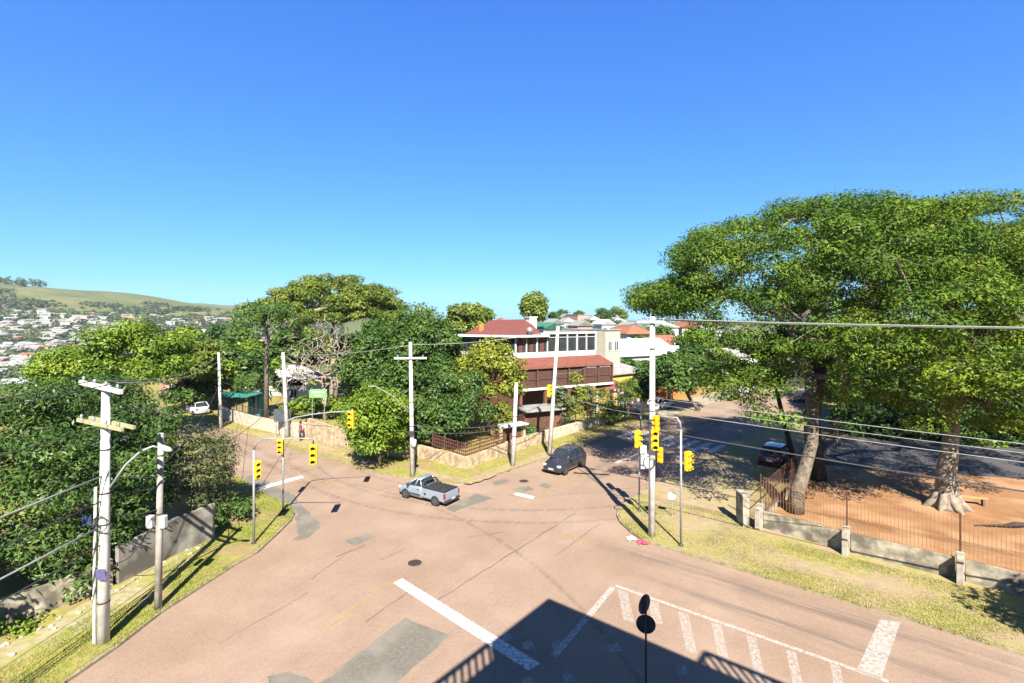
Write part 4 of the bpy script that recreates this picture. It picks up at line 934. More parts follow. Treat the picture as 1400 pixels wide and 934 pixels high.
# ------------------------------------------------------------------ traffic signals
def head(parent, pos, yaw, m='yellow', hgt=1.0, name='signal_head'):
    """three lens signal head; faces along yaw"""
    hgt *= .92; e = MB(); wd = hgt * .36; dp = hgt * .2; mtx = Matrix.Rotation(yaw, 3, 'Z')
    e.box((0, 0, 0), (dp, wd, hgt)); 
    for k in (-1, 0, 1): e.box((-dp * .55, 0, k * hgt / 3), (dp * .3, wd * .7, hgt * .22))
    vs = [tuple(mtx @ Vector(v)) for v in e.v]; e.v = vs; o = e.build(name, M[m], parent, .02); o.location = pos
    for k in (1, 0, -1):
        z = k * hgt / 3; l = MB(); l.lathe((0, 0, 0), [(hgt * .10, 0), (hgt * .10, .012), (hgt * .04, .03)], 14, 'X'); l.v = [tuple(mtx @ (Vector(v) + Vector((dp / 2 + .002, 0, z)))) for v in l.v]
        l.build('lens', M['redlens'] if k == 1 else M['lens'], o)
        vsr = MB(); r = hgt * .135; L = hgt * .22; n = 12; a0 = -R(35); a1 = R(215); V = []
        for q in range(n + 1):
            t = a0 + (a1 - a0) * q / n
            for rr, x in ((r, dp / 2), (r, dp / 2 + L * (.75 + .25 * math.sin(max(0, t)))), (r * .88, dp / 2 + L * (.75 + .25 * math.sin(max(0, t)))), (r * .88, dp / 2)):
                V.append(mtx @ Vector((x, rr * math.cos(t), z + rr * math.sin(t))))
        Fq = []
        for q in range(n):
            for s in range(4): Fq.append((4 * q + s, 4 * q + (s + 1) % 4, 4 * (q + 1) + (s + 1) % 4, 4 * (q + 1) + s))
        vsr.add(V, Fq); vsr.build('visor', M[m], o)
    return o
def signal(label, base_px, arm, heads, h, r=.052, base=None):
    x, y = G(*base_px, VZ) if base is None else base; o = thing('traffic_signal', label, 'traffic signal', (x, y, VZ))
    mb = MB(); mb.smooth = True; mb.tube([(0, 0, -.1), (0, 0, h - .5)], r, 10); mb.build('pole', M['steel'], o)
    if arm:
        mb = MB(); mb.smooth = True; d = Vector((arm[0], arm[1], 0)); rise = arm[2] if len(arm) > 2 else .3
        mb.tube([(0, 0, h - .5), d * .04 + Vector((0, 0, h - .2)), d * .16 + Vector((0, 0, h + .02)), d * .4 + Vector((0, 0, h + rise * .5)), d * .7 + Vector((0, 0, h + rise * .85)), d + Vector((0, 0, h + rise))], [r, r * .85, r * .7, r * .6, r * .5, r * .45], 8)
        mb.build('arm', M['steel'], o)
    mb = MB(); mb.lathe((0, 0, 0), [(r * 2.2, 0), (r * 2.2, .04), (r * 1.2, .1)], 10); mb.build('base_flange', M['darksteel'], o)
    for (p, yaw, m, hh) in heads:
        head(o, p, yaw, m, hh)
        mb = MB(); q = Vector(p); near = Vector((0, 0, q.z)) if abs(q.x) < .8 and abs(q.y) < .8 else q + Vector((0, 0, hh * .5 + .15))
        if (near - q).length > .1: mb.bar(near, q, .05); mb.build('bracket', M['darksteel'], o)
    return o
TOCAM = R(-90)
signal('grey signal pole on the left verge with one side head and one arm head', (347, 743), (2.95, -.1, .05), [((.22, -.1, 3.45), R(-50), 'yellow', .88), ((2.8, -.1, 4.15), R(-75), 'yellow', 1.0)], 4.85)
signal('signal pole at the tip of the left grass corner with a long curved arm', (387, 699), (3.7, .2, .35), [((-.05, -.22, 3.55), R(-80), 'yellow', .85), ((3.6, .2, 4.95), R(-95), 'yellow', .98)], 5.05)
signal('signal pole nearest the camera on the right corner verge, with a short bent arm', (931, 746), (-1.0, .5, .02), [((.3, -.05, 3.9), R(-60), 'yellow', .95), ((-.95, .5, 5.5), R(150), 'orange', .85)], 5.85)
signal('thin signal pole behind the tall white pole with a white control box', (874, 699), None, [((-.12, -.1, 3.95), R(-45), 'yellow', 1.0)], 4.9, .045)
cb = thing('control_box', 'white control cabinet fixed to the thin signal pole behind the tall white pole', 'cabinet', (*G(874, 699, VZ), VZ))
mb = MB(); mb.box((.22, -.16, 2.75), (.42, .3, .75)); mb.build('cabinet', M['white'], cb, .02); mb = MB(); mb.box((.15, -.17, 3.4), (.34, .28, .4)); mb.build('upper_box', M['white'], cb, .02); mb = MB(); mb.box((.22, -.318, 2.75), (.34, .012, .62)); mb.build('door', M['whiteconc'], cb)
sh = thing('hanging_signal', 'large yellow signal head clamped to the front of the tall white corner pole', 'traffic signal', on('H', 4.5) + Vector((0, -.42, 0)))
head(sh, (0, 0, .33), R(-95), 'yellow', 1.05); mb = MB(); mb.bar((0, 0, .33), (0, .35, .33), .05); mb.build('bracket', M['darksteel'], sh)
sh = thing('hanging_signal', 'orange signal head seen from behind low on the right of the tall white pole', 'traffic signal', on('H', 3.9) + Vector((.5, .35, 0)))
head(sh, (0, 0, 0), R(60), 'orange', .8); mb = MB(); mb.bar((0, 0, .2), (-.5, -.3, .2), .04); mb.build('bracket', M['darksteel'], sh)
sh = thing('hanging_signal', 'yellow signal head clamped to the tall leaning white pole behind the charcoal car', 'traffic signal', on('G', 5.05) + Vector((-.35, -.2, 0)))
head(sh, (0, 0, 0), R(-50), 'yellow', 1.0); mb = MB(); mb.bar((0, 0, .2), (.35, .2, .2), .05); mb.build('bracket', M['darksteel'], sh)
bx = G(876, 606, VZ)
o = thing('lamp_post', 'grey lamp post with a bent arm on the far side of the right street', 'street lamp', (*bx, VZ)); mb = MB(); mb.smooth = True; mb.tube([(0, 0, 0), (0, 0, 2.7), (-.3, 0, 3.3), (-1.2, -.2, 4.0), (-2.2, -.3, 4.35)], [.07, .06, .055, .05, .045], 8); mb.build('pole', M['steel'], o)
mb = MB(); mb.smooth = True; mb.tube([(-2.1, -.3, 4.34), (-2.35, -.3, 4.38), (-2.7, -.32, 4.34)], [.05, .11, .06], 8); mb.build('lamp_head', M['steel'], o)
# round signs
sg = thing('round_sign', 'two round traffic signs, backs coloured dark for shade, on one thin post in the foreground', 'sign', (183 * 13 / F, 13, .12)); mb = MB(); mb.smooth = True; mb.tube([(0, 0, 0), (0, 0, 3.18)], .028, 8); mb.build('post', M['darksteel'], sg)
for z, yaw in ((2.92, R(40)), (2.39, R(-14))):
    mb = MB(); mb.smooth = False; mt = Matrix.Rotation(yaw, 3, 'Z'); mb.lathe((0, 0, 0), [(.25, -.006), (.25, .006)], 28, 'Y'); mb.v = [tuple(mt @ (Vector(v) + Vector((0, .045, 0))) + Vector((0, 0, z))) for v in mb.v]; mb.build('disc', M['darksteel'], sg)  # dark disc colour stands in for the shade on the sign backs
sg = thing('round_sign', 'small white round sign on a thin post on the corner dirt beside the signal pole', 'sign', (*G(919, 706, VZ), VZ)); mb = MB(); mb.tube([(0, 0, 0), (-.03, 0, 1.2)], .025, 6); mb.build('post', M['steel'], sg)
mb = MB(); mb.lathe((0, 0, 0), [(.21, -.01), (.21, .01)], 20, 'Y'); mb.v = [tuple(Vector(v) + Vector((-.04, -.05, 1.1))) for v in mb.v]; mb.build('disc', M['white'], sg)

# ------------------------------------------------------------------ cables
def cable(label, a, b, sag=.4, r=.018, m='cable', group=None, n=14):
    a = Vector(a); b = Vector(b); mb = MB(); mb.smooth = True; mid = (a + b) / 2
    mb.tube([a.lerp(b, k / n) - a - Vector((0, 0, sag * 4 * (k / n) * (1 - k / n))) for k in range(n + 1)], r, 5)
    o = mb.build('power_cable', M[m]); o.location = a; return tag(o, label, 'cable', group)
EA = Vector((-14.2, -16, 0)); HE = Vector((36, 1.5, 0))
for k, d in enumerate((-.6, 0, .6)):
    cable('pale top cable running right from the tall white corner pole over the yard', on('H', 10.5) + Vector((d * .7, -d * .5, .05 - .04 * k)), HE + Vector((d * .5, d * .5, 10.4)), .28, .022, 'paleCable', 'top cables over the yard')
for z, r_, lab in ((6.75, .014, 'uppermost of the low cables crossing in front of the pale trunk'), (6.45, .012, 'second of the low cables crossing in front of the pale trunk'), (6.15, .014, 'third of the low cables crossing in front of the pale trunk'), (5.2, .03, 'thick lowest cable sagging in front of the yard trees')):
    cable(lab, on('H', z), HE + Vector((0, 0, z)), .35, r_, 'paleCable' if r_ < .03 else 'cable')
cable('cable from the leaning white pole to the top of the tall corner pole', on('G', 9.6), on('H', 10.45), .15, .016, 'paleCable')
cable('cable between the crossarm pole and the leaning white pole', on('C', 8.85), on('G', 9.7), .3, .018, 'paleCable')
cable('cable from the leaning pale pole by the palms to the crossarm pole', on('D', 7.4), on('C', 8.8), .25, .018, 'paleCable')
cable('cable between the slim far pole and the leaning pale pole by the palms', on('E', 6.9), on('D', 7.2), .25, .016)
for z1, z2, lab in ((3.5, 3.2, 'low black cable from the crossarm pole to the short grey post'), (3.1, 2.9, 'lowest black cable from the crossarm pole to the short grey post')): cable(lab, on('C', z1), on('F', z2), .3, .022)
for z1, z2, lab in ((3.6, 4.7, 'black cable from the short grey post to the leaning white pole'), ): cable(lab, on('F', z1), on('G', z2), .2, .02)
cable('pale cable from the leaning white pole to the corner pole at signal height', on('G', 5.6), on('H', 6.4), .3, .018, 'paleCable'); cable('pale cable slung lowest between the leaning white pole and the corner pole', on('G', 5.2), on('H', 5.9), .35, .018, 'paleCable')
cable('cable from the leaning white pole to the house', on('G', 6.3), (9, 56, 5.4), .2, .015, 'paleCable')
for k, d in enumerate((-.6, .6)):
    cable('pale top cable from the thick left pole toward the bend of the street', on('A', 8.5) + Vector((d, -d * .4 - .1, 0)), on('E', 6.9) + Vector((d * .5, 0, -.1)), .6, .016, 'paleCable', 'top cables from the thick left pole')
    cable('top cable leaving the thick left pole toward the camera', on('A', 8.5) + Vector((d, -d * .4 - .1, 0)), EA + Vector((d, 0, 8.4)), .4, .016, 'cable', 'top cables leaving the thick left pole')
for z, r_, lab in ((7.1, .018, 'cable leaving the yellowed crossarm of the thick left pole'), (5.5, .03, 'highest of the thick cables leaving the thick left pole past the dark tree'), (4.7, .022, 'second thick cable leaving the thick left pole past the dark tree'), (3.9, .03, 'lowest thick cable leaving the thick left pole past the dark tree'), (3.3, .018, 'thin low cable leaving the thick left pole past the dark tree')):
    cable(lab, on('A', z), EA + Vector((0, 0, z + .1)), .35, r_, 'paleCable' if r_ > .025 else 'cable')
for za, zb_, lab in ((5.5, 4.9, 'upper cable between the thick left pole and the pole with meter boxes'), (5.0, 4.5, 'middle cable between the thick left pole and the pole with meter boxes'), (4.2, 3.7, 'lower cable between the thick left pole and the pole with meter boxes')): cable(lab, on('A', za), on('B', zb_), .1, .02)
cable('cable from the pole with meter boxes along the left street', on('B', 5.2), on('E', 4.4), .7, .02); cable('lower cable from the pole with meter boxes along the left street', on('B', 4.8), on('D', 4.0), .6, .018)
cable('black cable drooping from the pole with meter boxes down to the rendered wall', on('B', 3.8), (*G(158, 770, 1.2), 1.2), .5, .02)
cable('low cable from the slim far pole to the crossarm pole', on('E', 4.6), on('C', 4.6), .7, .016)

# ------------------------------------------------------------------ vehicles
def loft(mb, stations):
    """stations: (x, half width, z low, z shoulder, half width at top, z top)"""
    n = 0; rings = []
    for x, wd, z0, z1, wt, z2 in stations:
        rings.append([(x, -wd * .86, z0), (x, -wd * .98, z0 + (z1 - z0) * .25), (x, -wd, z0 + (z1 - z0) * .7), (x, -wd * .96, z1), (x, -wt, z2), (x, 0, z2 + .012), (x, wt, z2), (x, wd * .96, z1), (x, wd, z0 + (z1 - z0) * .7), (x, wd * .98, z0 + (z1 - z0) * .25), (x, wd * .86, z0)])
    m = len(rings[0]); vs = [p for r in rings for p in r]; fs = []
    for i in range(len(rings) - 1):
        for k in range(m):
            k2 = (k + 1) % m; fs.append((i * m + k, (i + 1) * m + k, (i + 1) * m + k2, i * m + k2))
    fs.append(tuple(range(m))); fs.append(tuple((len(rings) - 1) * m + k for k in reversed(range(m)))); mb.add(vs, fs)
def wheel(parent, x, y, r=.3, wd=.2):
    s = 1 if y > 0 else -1; o = bpy.data.objects.new('wheel', None); col.objects.link(o); o.parent = parent; o.location = (x, y, r)
    mb = MB(); mb.smooth = True; mb.lathe((0, 0, 0), [(r * .62, -wd / 2), (r * .93, -wd / 2), (r, -wd * .3), (r, wd * .3), (r * .93, wd / 2), (r * .62, wd / 2)], 20, 'Y'); mb.build('tyre', M['rubber'], o)
    mb = MB(); mb.lathe((0, 0, 0), [(r * .62, s * wd * .28), (r * .6, s * wd * .52), (r * .2, s * wd * .44), (r * .12, s * wd * .54)], 14, 'Y'); mb.build('rim', M['rim'], o)
def cabin(parent, paint, base, roofp, zb, zr, wb, wr):
    """glasshouse: dark windows, painted roof and pillars. base=(x front, x rear), roofp likewise"""
    xf, xr = base; rf, rr = roofp; B = [(xf, -wb, zb), (xf, wb, zb), (xr, wb, zb), (xr, -wb, zb)]; T = [(rf, -wr, zr), (rf, wr, zr), (rr, wr, zr), (rr, -wr, zr)]
    cen = Vector(((xf + xr) / 2, 0, zb))
    names = ['windscreen', 'side_window', 'rear_window', 'side_window']
    for i in range(4):
        j = (i + 1) % 4; q = [Vector(B[i]), Vector(B[j]), Vector(T[j]), Vector(T[i])]; mid = sum(q, Vector()) / 4; nn = (q[1] - q[0]).cross(q[3] - q[0]).normalized()
        if nn.dot(mid - cen) < 0: nn = -nn
        q = [mid + (p - mid) * .96 for p in q]; mb = MB(); mb.add([p for p in q] + [p - nn * .04 for p in q], [(0, 1, 2, 3), (7, 6, 5, 4), (0, 4, 5, 1), (1, 5, 6, 2), (2, 6, 7, 3), (3, 7, 4, 0)]); mb.build(names[i], M['glass'], parent)
    mb = MB(); mb.smooth = True
    vs = []; nx = 6
    for i in range(nx + 1):
        f = i / nx; x = rf + (rr - rf) * f; bz = .035 * math.sin(math.pi * f)
        for y, dz in ((-wr * 1.02, 0), (-wr * .6, .03), (0, .042), (wr * .6, .03), (wr * 1.02, 0)): vs.append((x, y, zr + bz + dz))
    fs = [(i * 5 + k, i * 5 + k + 1, (i + 1) * 5 + k + 1, (i + 1) * 5 + k) for i in range(nx) for k in range(4)]
    mb.add(vs, fs); mb.add([(v[0], v[1], v[2] - .05) for v in vs], [tuple(reversed(f)) for f in fs]); mb.build('roof', paint, parent)
    mb = MB(); mb.smooth = True
    for i in range(4): mb.tube([B[i], T[i]], .04, 6)
    for i in (1, 3):
        a, b = Vector(B[i]), Vector(B[(i + 1) % 4]); c, d = Vector(T[i]), Vector(T[(i + 1) % 4]); mb.tube([a.lerp(b, .5), c.lerp(d, .5)], .035, 6); mb.tube([c, d], .03, 6); mb.tube([a, b], .03, 6)
    mb.tube([T[0], T[1]], .03, 6); mb.tube([T[2], T[3]], .03, 6)
    mb.build('pillars', paint, parent)
def arches(parent, xs, yw, r):
    for x in xs:
        for s in (-1, 1): mb = MB(); mb.lathe((x, s * yw, r), [(r * 1.2, -.012), (r * 1.2, .012)], 20, 'Y'); mb.build('wheel_arch', M['tarp'], parent)
def small(parent, name, c, d, m, bev=.01, rz=0):
    mb = MB(); mb.box(c, d, rz); return mb.build(name, M[m], parent, bev)
def car(label, loc, ang, paint, name='parked_car', L=3.75, cat='car', group=None, van=False):
    t = thing(name, label, cat, (*loc, 0), ang, group); h = L / 2; W = .79; m = M[paint]
    mb = MB(); mb.smooth = True
    loft(mb, [(h, .58, .32, .46, .5, .55), (h - .06, .68, .24, .52, .58, .64), (h - .3, .75, .2, .62, .64, .76), (h - .9, W, .2, .74, .68, .89), (h - 1.15, W, .2, .80, .69, .94), (0, W + .01, .2, .84, .70, .95), (-h + .7, W, .2, .86, .68, .97), (-h + .2, .76, .24, .84, .64, .97), (-h + .05, .72, .28, .72, .6, .92), (-h, .66, .34, .60, .56, .74)])
    mb.build('body', m, t)
    cabin(t, m, (h - .95, -h + .22), (h - 1.65, -h + .62), .91, 1.40, .69, .55)
    wb = L * .325; arches(t, (wb, -wb), W - .01, .29)
    for x in (wb, -wb):
        for s in (-1, 1): wheel(t, x, s * (W - .07), .29, .2)
    for s in (-1, 1):
        small(t, 'headlight', (h - .12, s * .56, .62), (.2, .26, .15), 'headlamp', .03); small(t, 'tail_light', (-h + .05, s * .6, .76), (.12, .18, .26), 'redlamp', .03); small(t, 'mirror', (h - 1.15, s * .88, .98), (.12, .2, .13), paint, .03)
        small(t, 'door_handle', (-.15, s * (W + .012), .78), (.16, .03, .03), 'darksteel'); small(t, 'door_handle', (-.95, s * (W + .008), .8), (.14, .03, .03), 'darksteel')
    small(t, 'grille', (h - .035, 0, .5), (.08, .66, .12), 'darksteel', .02); small(t, 'lower_grille', (h - .0, 0, .34), (.04, .8, .1), 'darksteel', .02); small(t, 'number_plate', (h + .03, 0, .42), (.02, .4, .12), 'plate', .003); small(t, 'number_plate', (-h - .01, 0, .6), (.02, .4, .12), 'plate', .003)
    small(t, 'side_trim', (0, W + .008, .45), (1.5, .03, .07), 'darksteel'); small(t, 'side_trim', (0, -W - .008, .45), (1.5, .03, .07), 'darksteel')
    return t
CAR0 = car('charcoal hatchback turning out of the right street into the crossing', (3.75, 35.0), math.atan2(-.80, -.62), 'darkpaint', 'hatchback_car', 3.65)
def pickup(label, loc, ang):
    t = thing('pickup_truck', label, 'pickup truck', (*loc, 0), ang); h = 2.0; W = .76; m = M['silver']
    mb = MB(); mb.smooth = True
    loft(mb, [(h, .56, .34, .48, .5, .56), (h - .06, .67, .28, .54, .58, .66), (h - .3, .72, .24, .64, .62, .76), (h - .95, W, .22, .74, .66, .88), (h - 1.1, W, .22, .78, .68, .92), (.05, W, .22, .82, .68, .93), (-.12, W, .22, .82, .66, .92)]); mb.build('body', m, t)
    cabin(t, m, (h - .9, -.1), (h - 1.5, .12), .90, 1.36, .67, .54)
    bd = MB(); bd.box((-1.06, 0, .40), (1.84, 1.3, .28)); bd.box((-1.06, W - .04, .64), (1.84, .08, .56)); bd.box((-1.06, -W + .04, .64), (1.84, .08, .56)); bd.build('cargo_bed', m, t, .03)
    small(t, 'tailgate', (-h + .0, 0, .66), (.07, 1.42, .48), 'silver', .02); small(t, 'rear_bumper', (-h - .07, 0, .36), (.16, 1.4, .16), 'darksteel', .03)
    mb = MB(); mb.smooth = False; V = []; 
    for i in range(8):
        x = -.2 - i * .25
        for k in range(7): y = -.72 + k * .24; V.append((x, y, .93 + .035 * (1 - (y / .72) ** 2) + .01 * math.sin(i * 2.1 + k)))
    mb.add(V, [(i * 7 + k, i * 7 + k + 1, (i + 1) * 7 + k + 1, (i + 1) * 7 + k) for i in range(7) for k in range(6)]); mb.box((-1.06, 0, .915), (1.8, 1.46, .03)); mb.build('bed_cover', M['tarp'], t)
    mb = MB(); mb.smooth = True; mb.tube([(-.28, -.66, .92), (-.2, -.6, 1.24), (-.2, -.4, 1.31), (-.2, .4, 1.31), (-.2, .6, 1.24), (-.28, .66, .92)], .045, 8); mb.tube([(-.2, -.52, 1.27), (-.65, -.62, .95)], .035, 6); mb.tube([(-.2, .52, 1.27), (-.65, .62, .95)], .035, 6); mb.build('roll_bar', M['tarp'], t)
    arches(t, (1.25, -1.3), W - .005, .29)
    for x in (1.25, -1.3):
        for s in (-1, 1): wheel(t, x, s * (W - .07), .29, .2)
    for s in (-1, 1):
        small(t, 'headlight', (h - .12, s * .56, .62), (.2, .24, .15), 'headlamp', .03); small(t, 'tail_light', (-h + .0, s * .685, .70), (.1, .14, .34), 'redlamp', .02); small(t, 'mirror', (h - 1.05, s * .85, .98), (.12, .2, .13), 'darksteel', .03); small(t, 'door_handle', (.15, s * (W + .008), .76), (.15, .03, .04), 'darksteel'); small(t, 'fuel_flap', (-.45, s * (W + .004), .6), (.16, .02, .14), 'darksteel'); small(t, 'side_trim', (.5, s * (W + .008), .44), (1.1, .03, .07), 'darksteel')
    small(t, 'number_plate', (-h - .155, 0, .46), (.02, .36, .12), 'plate', .003); small(t, 'grille', (h - .03, 0, .5), (.08, .6, .12), 'darksteel', .02)
    return t
pk = pickup('silver pickup truck with a black covered bed crossing the junction', (-4.95, 29.2), math.atan2(.54, -.84)); pk.scale = (.90,) * 3
def pc_(px, py, ang, paint, label, sc_=1.0, group='cars parked along the right street', L=3.75):
    o = car(label, G(px, py), ang, paint, 'parked_car', L, group=group); o.scale = (sc_,) * 3; return o
pc_(1062, 634, math.atan2(.75, .66), 'maroon', 'dark maroon car parked in the shade beside the yard fence', 1.05)
pc_(997, 546, math.atan2(-.75, -.72), 'darkpaint', 'black car parked on the pale pavement at the far kerb')
pc_(1024, 538, math.atan2(-.75, -.72), 'whitepaint', 'white car parked just beyond the black car at the far kerb')
pc_(1098, 549, math.atan2(.75, .72), 'darkpaint', 'dark car parked far up the right street at its shaded side')
pc_(872, 566, math.atan2(.6, .7), 'darkpaint', 'dark car parked behind the lamp post near the board fence')
pc_(903, 560, math.atan2(.6, .7), 'whitepaint', 'white car parked behind the tall white pole near the orange wall')
pc_(268, 566, math.atan2(.6, -.8), 'whitepaint', 'white car parked under the small dark tree at the bend of the left street', group='cars parked along the left street')

# ------------------------------------------------------------------ buildings
def house_box(name, label, poly, z0, z1, wallm, roofm=None, roof='gable', rh=1.6, over=.4, cat='house', group=None, openings=(), flat=.15):
    """walls from a 4-corner plan, roof, windows let into each side: openings = (side, u0, u1, z0, z1, kind)"""
    c = Vector((sum(p[0] for p in poly) / 4, sum(p[1] for p in poly) / 4, z0)); t = thing(name, label, cat, c, 0, group)
    mb = MB(); mb.prism(poly, z0, z1); mb.build('walls', wallm, t, off=c)
    A = [Vector((*p, z1)) for p in poly]; cen = sum(A, Vector()) / 4
    if roof == 'flat':
        q = [cen + (p - cen) * (1 + over / 6) for p in A]; mb = MB(); mb.prism([(p.x, p.y) for p in q], z1 + .003, z1 + flat, True); mb.build('roof', roofm, t, off=c)
    else:
        q = [cen + (p - cen) * (1 + over / 5) for p in A]; l01 = (q[1] - q[0]).length; l12 = (q[2] - q[1]).length
        if l01 < l12: q = q[1:] + q[:1]
        m0 = (q[0] + q[3]) / 2; m1 = (q[1] + q[2]) / 2; ins = .0 if roof == 'gable' else .28
        r0 = m0.lerp(m1, ins) + Vector((0, 0, rh)); r1 = m1.lerp(m0, ins) + Vector((0, 0, rh)); mb = MB(); mb.smooth = False
        d = Vector((0, 0, .14)); top = [p + d for p in q] + [r0 + d, r1 + d]; bot = [p + Vector((0, 0, .004)) for p in q] + [r0, r1]
        F_ = [(0, 1, 5, 4), (1, 2, 5), (2, 3, 4, 5), (3, 0, 4)]
        mb.add(top, F_); mb.add(bot, [tuple(reversed(f)) for f in F_]); mb.add(top[:4] + bot[:4], [(0, 4, 5, 1), (1, 5, 6, 2), (2, 6, 7, 3), (3, 7, 4, 0)]); mb.build('roof', roofm, t, off=c)
    for (s, u0, u1, a, b, kind) in openings:
        p, q = Vector((*poly[s], 0)), Vector((*poly[(s + 1) % 4], 0)); e = (q - p); nn = Vector((e.y, -e.x, 0)).normalized()
        if nn.dot(Vector((c.x, c.y, 0)) - p) > 0: nn = -nn
        ang = math.atan2(e.y, e.x); w0 = p + e * u0; w1 = p + e * u1; mid = (w0 + w1) / 2; wd = (w1 - w0).length
        f = MB(); m4 = mid + nn * .03
        for dz in (a, b): f.box((m4.x, m4.y, dz), (wd + .1, .1, .08), ang)
        for x in (w0, w1, mid): f.box((x.x + nn.x * .03, x.y + nn.y * .03, (a + b) / 2), (.07, .09, b - a - .08), ang)
        fo = f.build('door' if kind == 'door' else 'window', M['brownwood'] if kind in ('door', 'wood') else M['white'], t, off=c); g = MB(); g.box((mid.x + nn.x * .012, mid.y + nn.y * .012, (a + b) / 2), (wd - .04, .03, b - a - .06), ang); g.build('pane', M['glass'] if kind != 'door' else M['brownwood'], fo, off=c)
    return t
# the corner house with the red awning roof
A = Vector((.35, 52, 0)); B = Vector((9.6, 57.2, 0)); Lc = Vector((-5.8, 55.2, 0)); Bk = Vector((6.0, 63.5, 0)); Lk = Vector((-3.0, 62, 0))
hs = thing('corner_house', 'large house with red tiled roof, glazed upper storey and red awning over brown veranda', 'house', (A.x, A.y, 0)); ho = Vector(hs.location)
fdir = (B - A).normalized(); fang = math.atan2(fdir.y, fdir.x); fnn = Vector((fdir.y, -fdir.x, 0)); LB = (B - A).length
ldir = (Lc - A).normalized(); lang = math.atan2(ldir.y, ldir.x); lnn = Vector((-ldir.y, ldir.x, 0)); LL = (Lc - A).length
lnn = lnn if lnn.y < 0 else -lnn
plan = [(A.x, A.y), (B.x, B.y), (Bk.x, Bk.y), (Lk.x, Lk.y), (Lc.x, Lc.y)]
def inset(poly, k):
    c = Vector((sum(p[0] for p in poly) / len(poly), sum(p[1] for p in poly) / len(poly))); return [tuple(c + (Vector(p) - c) * k) for p in poly]
mb = MB(); mb.prism(inset(plan, .9), 0, 3.2); mb.build('basement_wall', M['brownwood'], hs, off=ho)
mb = MB(); mb.prism(inset(plan, .88), 3.2, 6.3); mb.build('lower_wall', M['brick'], hs, off=ho)
mb = MB(); mb.prism(plan, 6.42, 7.0, True); mb.build('white_band', M['white'], hs, off=ho)
mb = MB(); mb.prism(inset(plan, .93), 7.0, 8.62); mb.build('upper_wall', M['screen'], hs, off=ho)
mb = MB(); mb.prism([tuple((A + fdir * 3.6)[:2]), (B.x + .15, B.y), (Bk.x, Bk.y), (4.2, 62)], 8.95, 9.1, True); mb.build('flat_roof', M['greyroof'], hs, off=ho)
# glazing of the upper storey on the street front: posts and glass
mb = MB(); gl_ = MB(); cu = MB()
for i in range(9):
    u = LB * i / 8; p = A + fdir * u; mb.box((p.x + fnn.x * .02, p.y + fnn.y * .02, (7.0 + 8.95) / 2 if i >= 3 else 7.0 + .83), (.14 if i % 2 == 0 else .09, .16, 1.95 if i >= 3 else 1.66), fang)
for i in range(3, 8):
    p = A + fdir * (LB * (i + .5) / 8); gl_.box((p.x - fnn.x * .1, p.y - fnn.y * .1, 7.97), (LB / 8 - .1, .03, 1.9), fang); mb.box((p.x, p.y, 8.55), (LB / 8 + .02, .05, .05), fang)
for i in range(0, 3):
    p = A + fdir * (LB * (i + .5) / 8); mb.box((p.x, p.y, 8.59), (LB / 8 + .02, .06, .06), fang); gl_.box((p.x - fnn.x * .1, p.y - fnn.y * .1, 7.83), (LB / 8 - .1, .03, 1.62), fang); cu = MB(); cu.box((p.x - fnn.x * .05, p.y - fnn.y * .05, 7.8), (LB / 24, .03, 1.5), fang); cu.build('curtain', M['curtain'], hs, off=ho)
p = (A + fdir * 3.6 + B) / 2; fs_ = MB(); fs_.box((p.x + fnn.x * .12, p.y + fnn.y * .12, 9.02), (LB - 3.5, .1, .2), fang); fs_.build('fascia', M['white'], hs, off=ho)
mb.build('glazing_frame', M['white'], hs, off=ho); gl_.build('upper_glazing', M['glass'], hs, off=ho)
mb = MB(); 
for i in range(6):
    p = A + ldir * (LL * (i + .5) / 6) + lnn * .03; mb.box((p.x, p.y, 7.85), (LL / 6 - .12, .05, 1.45), lang)
mb.build('side_glazing', M['glass'], hs, off=ho)
# main roof: white eave slab and tiled hip
ea = [A + fnn * .5 + Vector((0, -.5, 0)), A + fdir * 3.9 + fnn * .6, Vector((4.5, 62.2, 0)), Vector((-3.4, 62.6, 0)), Lc + Vector((-1.0, -.3, 0))]
mb = MB(); mb.prism([(p.x, p.y) for p in ea], 8.65, 8.85, True); mb.build('eaves', M['white'], hs, off=ho)
k = [Vector((p.x, p.y, 8.853)) for p in inset([(p.x, p.y) for p in ea], .80) for p in [Vector((*p, 0))]]
r0 = P(672, 437.5, 58.5); r1 = P(722, 437.5, 58.5); mb = MB(); mb.add([*k, r0, r1], [(0, 1, 6), (0, 6, 5), (1, 2, 6), (2, 3, 5, 6), (3, 4, 5), (4, 0, 5)]); mb.build('tiled_roof', M['tile'], hs, off=ho)
mb = MB(); c = P(726, 446, 58); mb.box(c, (.95, .95, 2.0), fang); mb.box(c + Vector((0, 0, 1.05)), (1.15, 1.15, .12), fang); mb.build('chimney', M['white'], hs, off=ho)
mb = MB(); c = P(657, 452, 55.5); mb.box(c, (.5, .5, 1.5), fang); mb.build('chimney', M['orangewall'], hs, off=ho)
mb = MB(); mb.smooth = True; c = P(724, 452, 53.2); mb.tube([c + Vector((0, 0, -.8)), c], .03, 6); mb.lathe((c.x, c.y, c.z), [(.02, .1), (.25, .02), (.35, -.08)], 12, 'Y'); mb.build('satellite_dish', M['steel'], hs, off=ho)
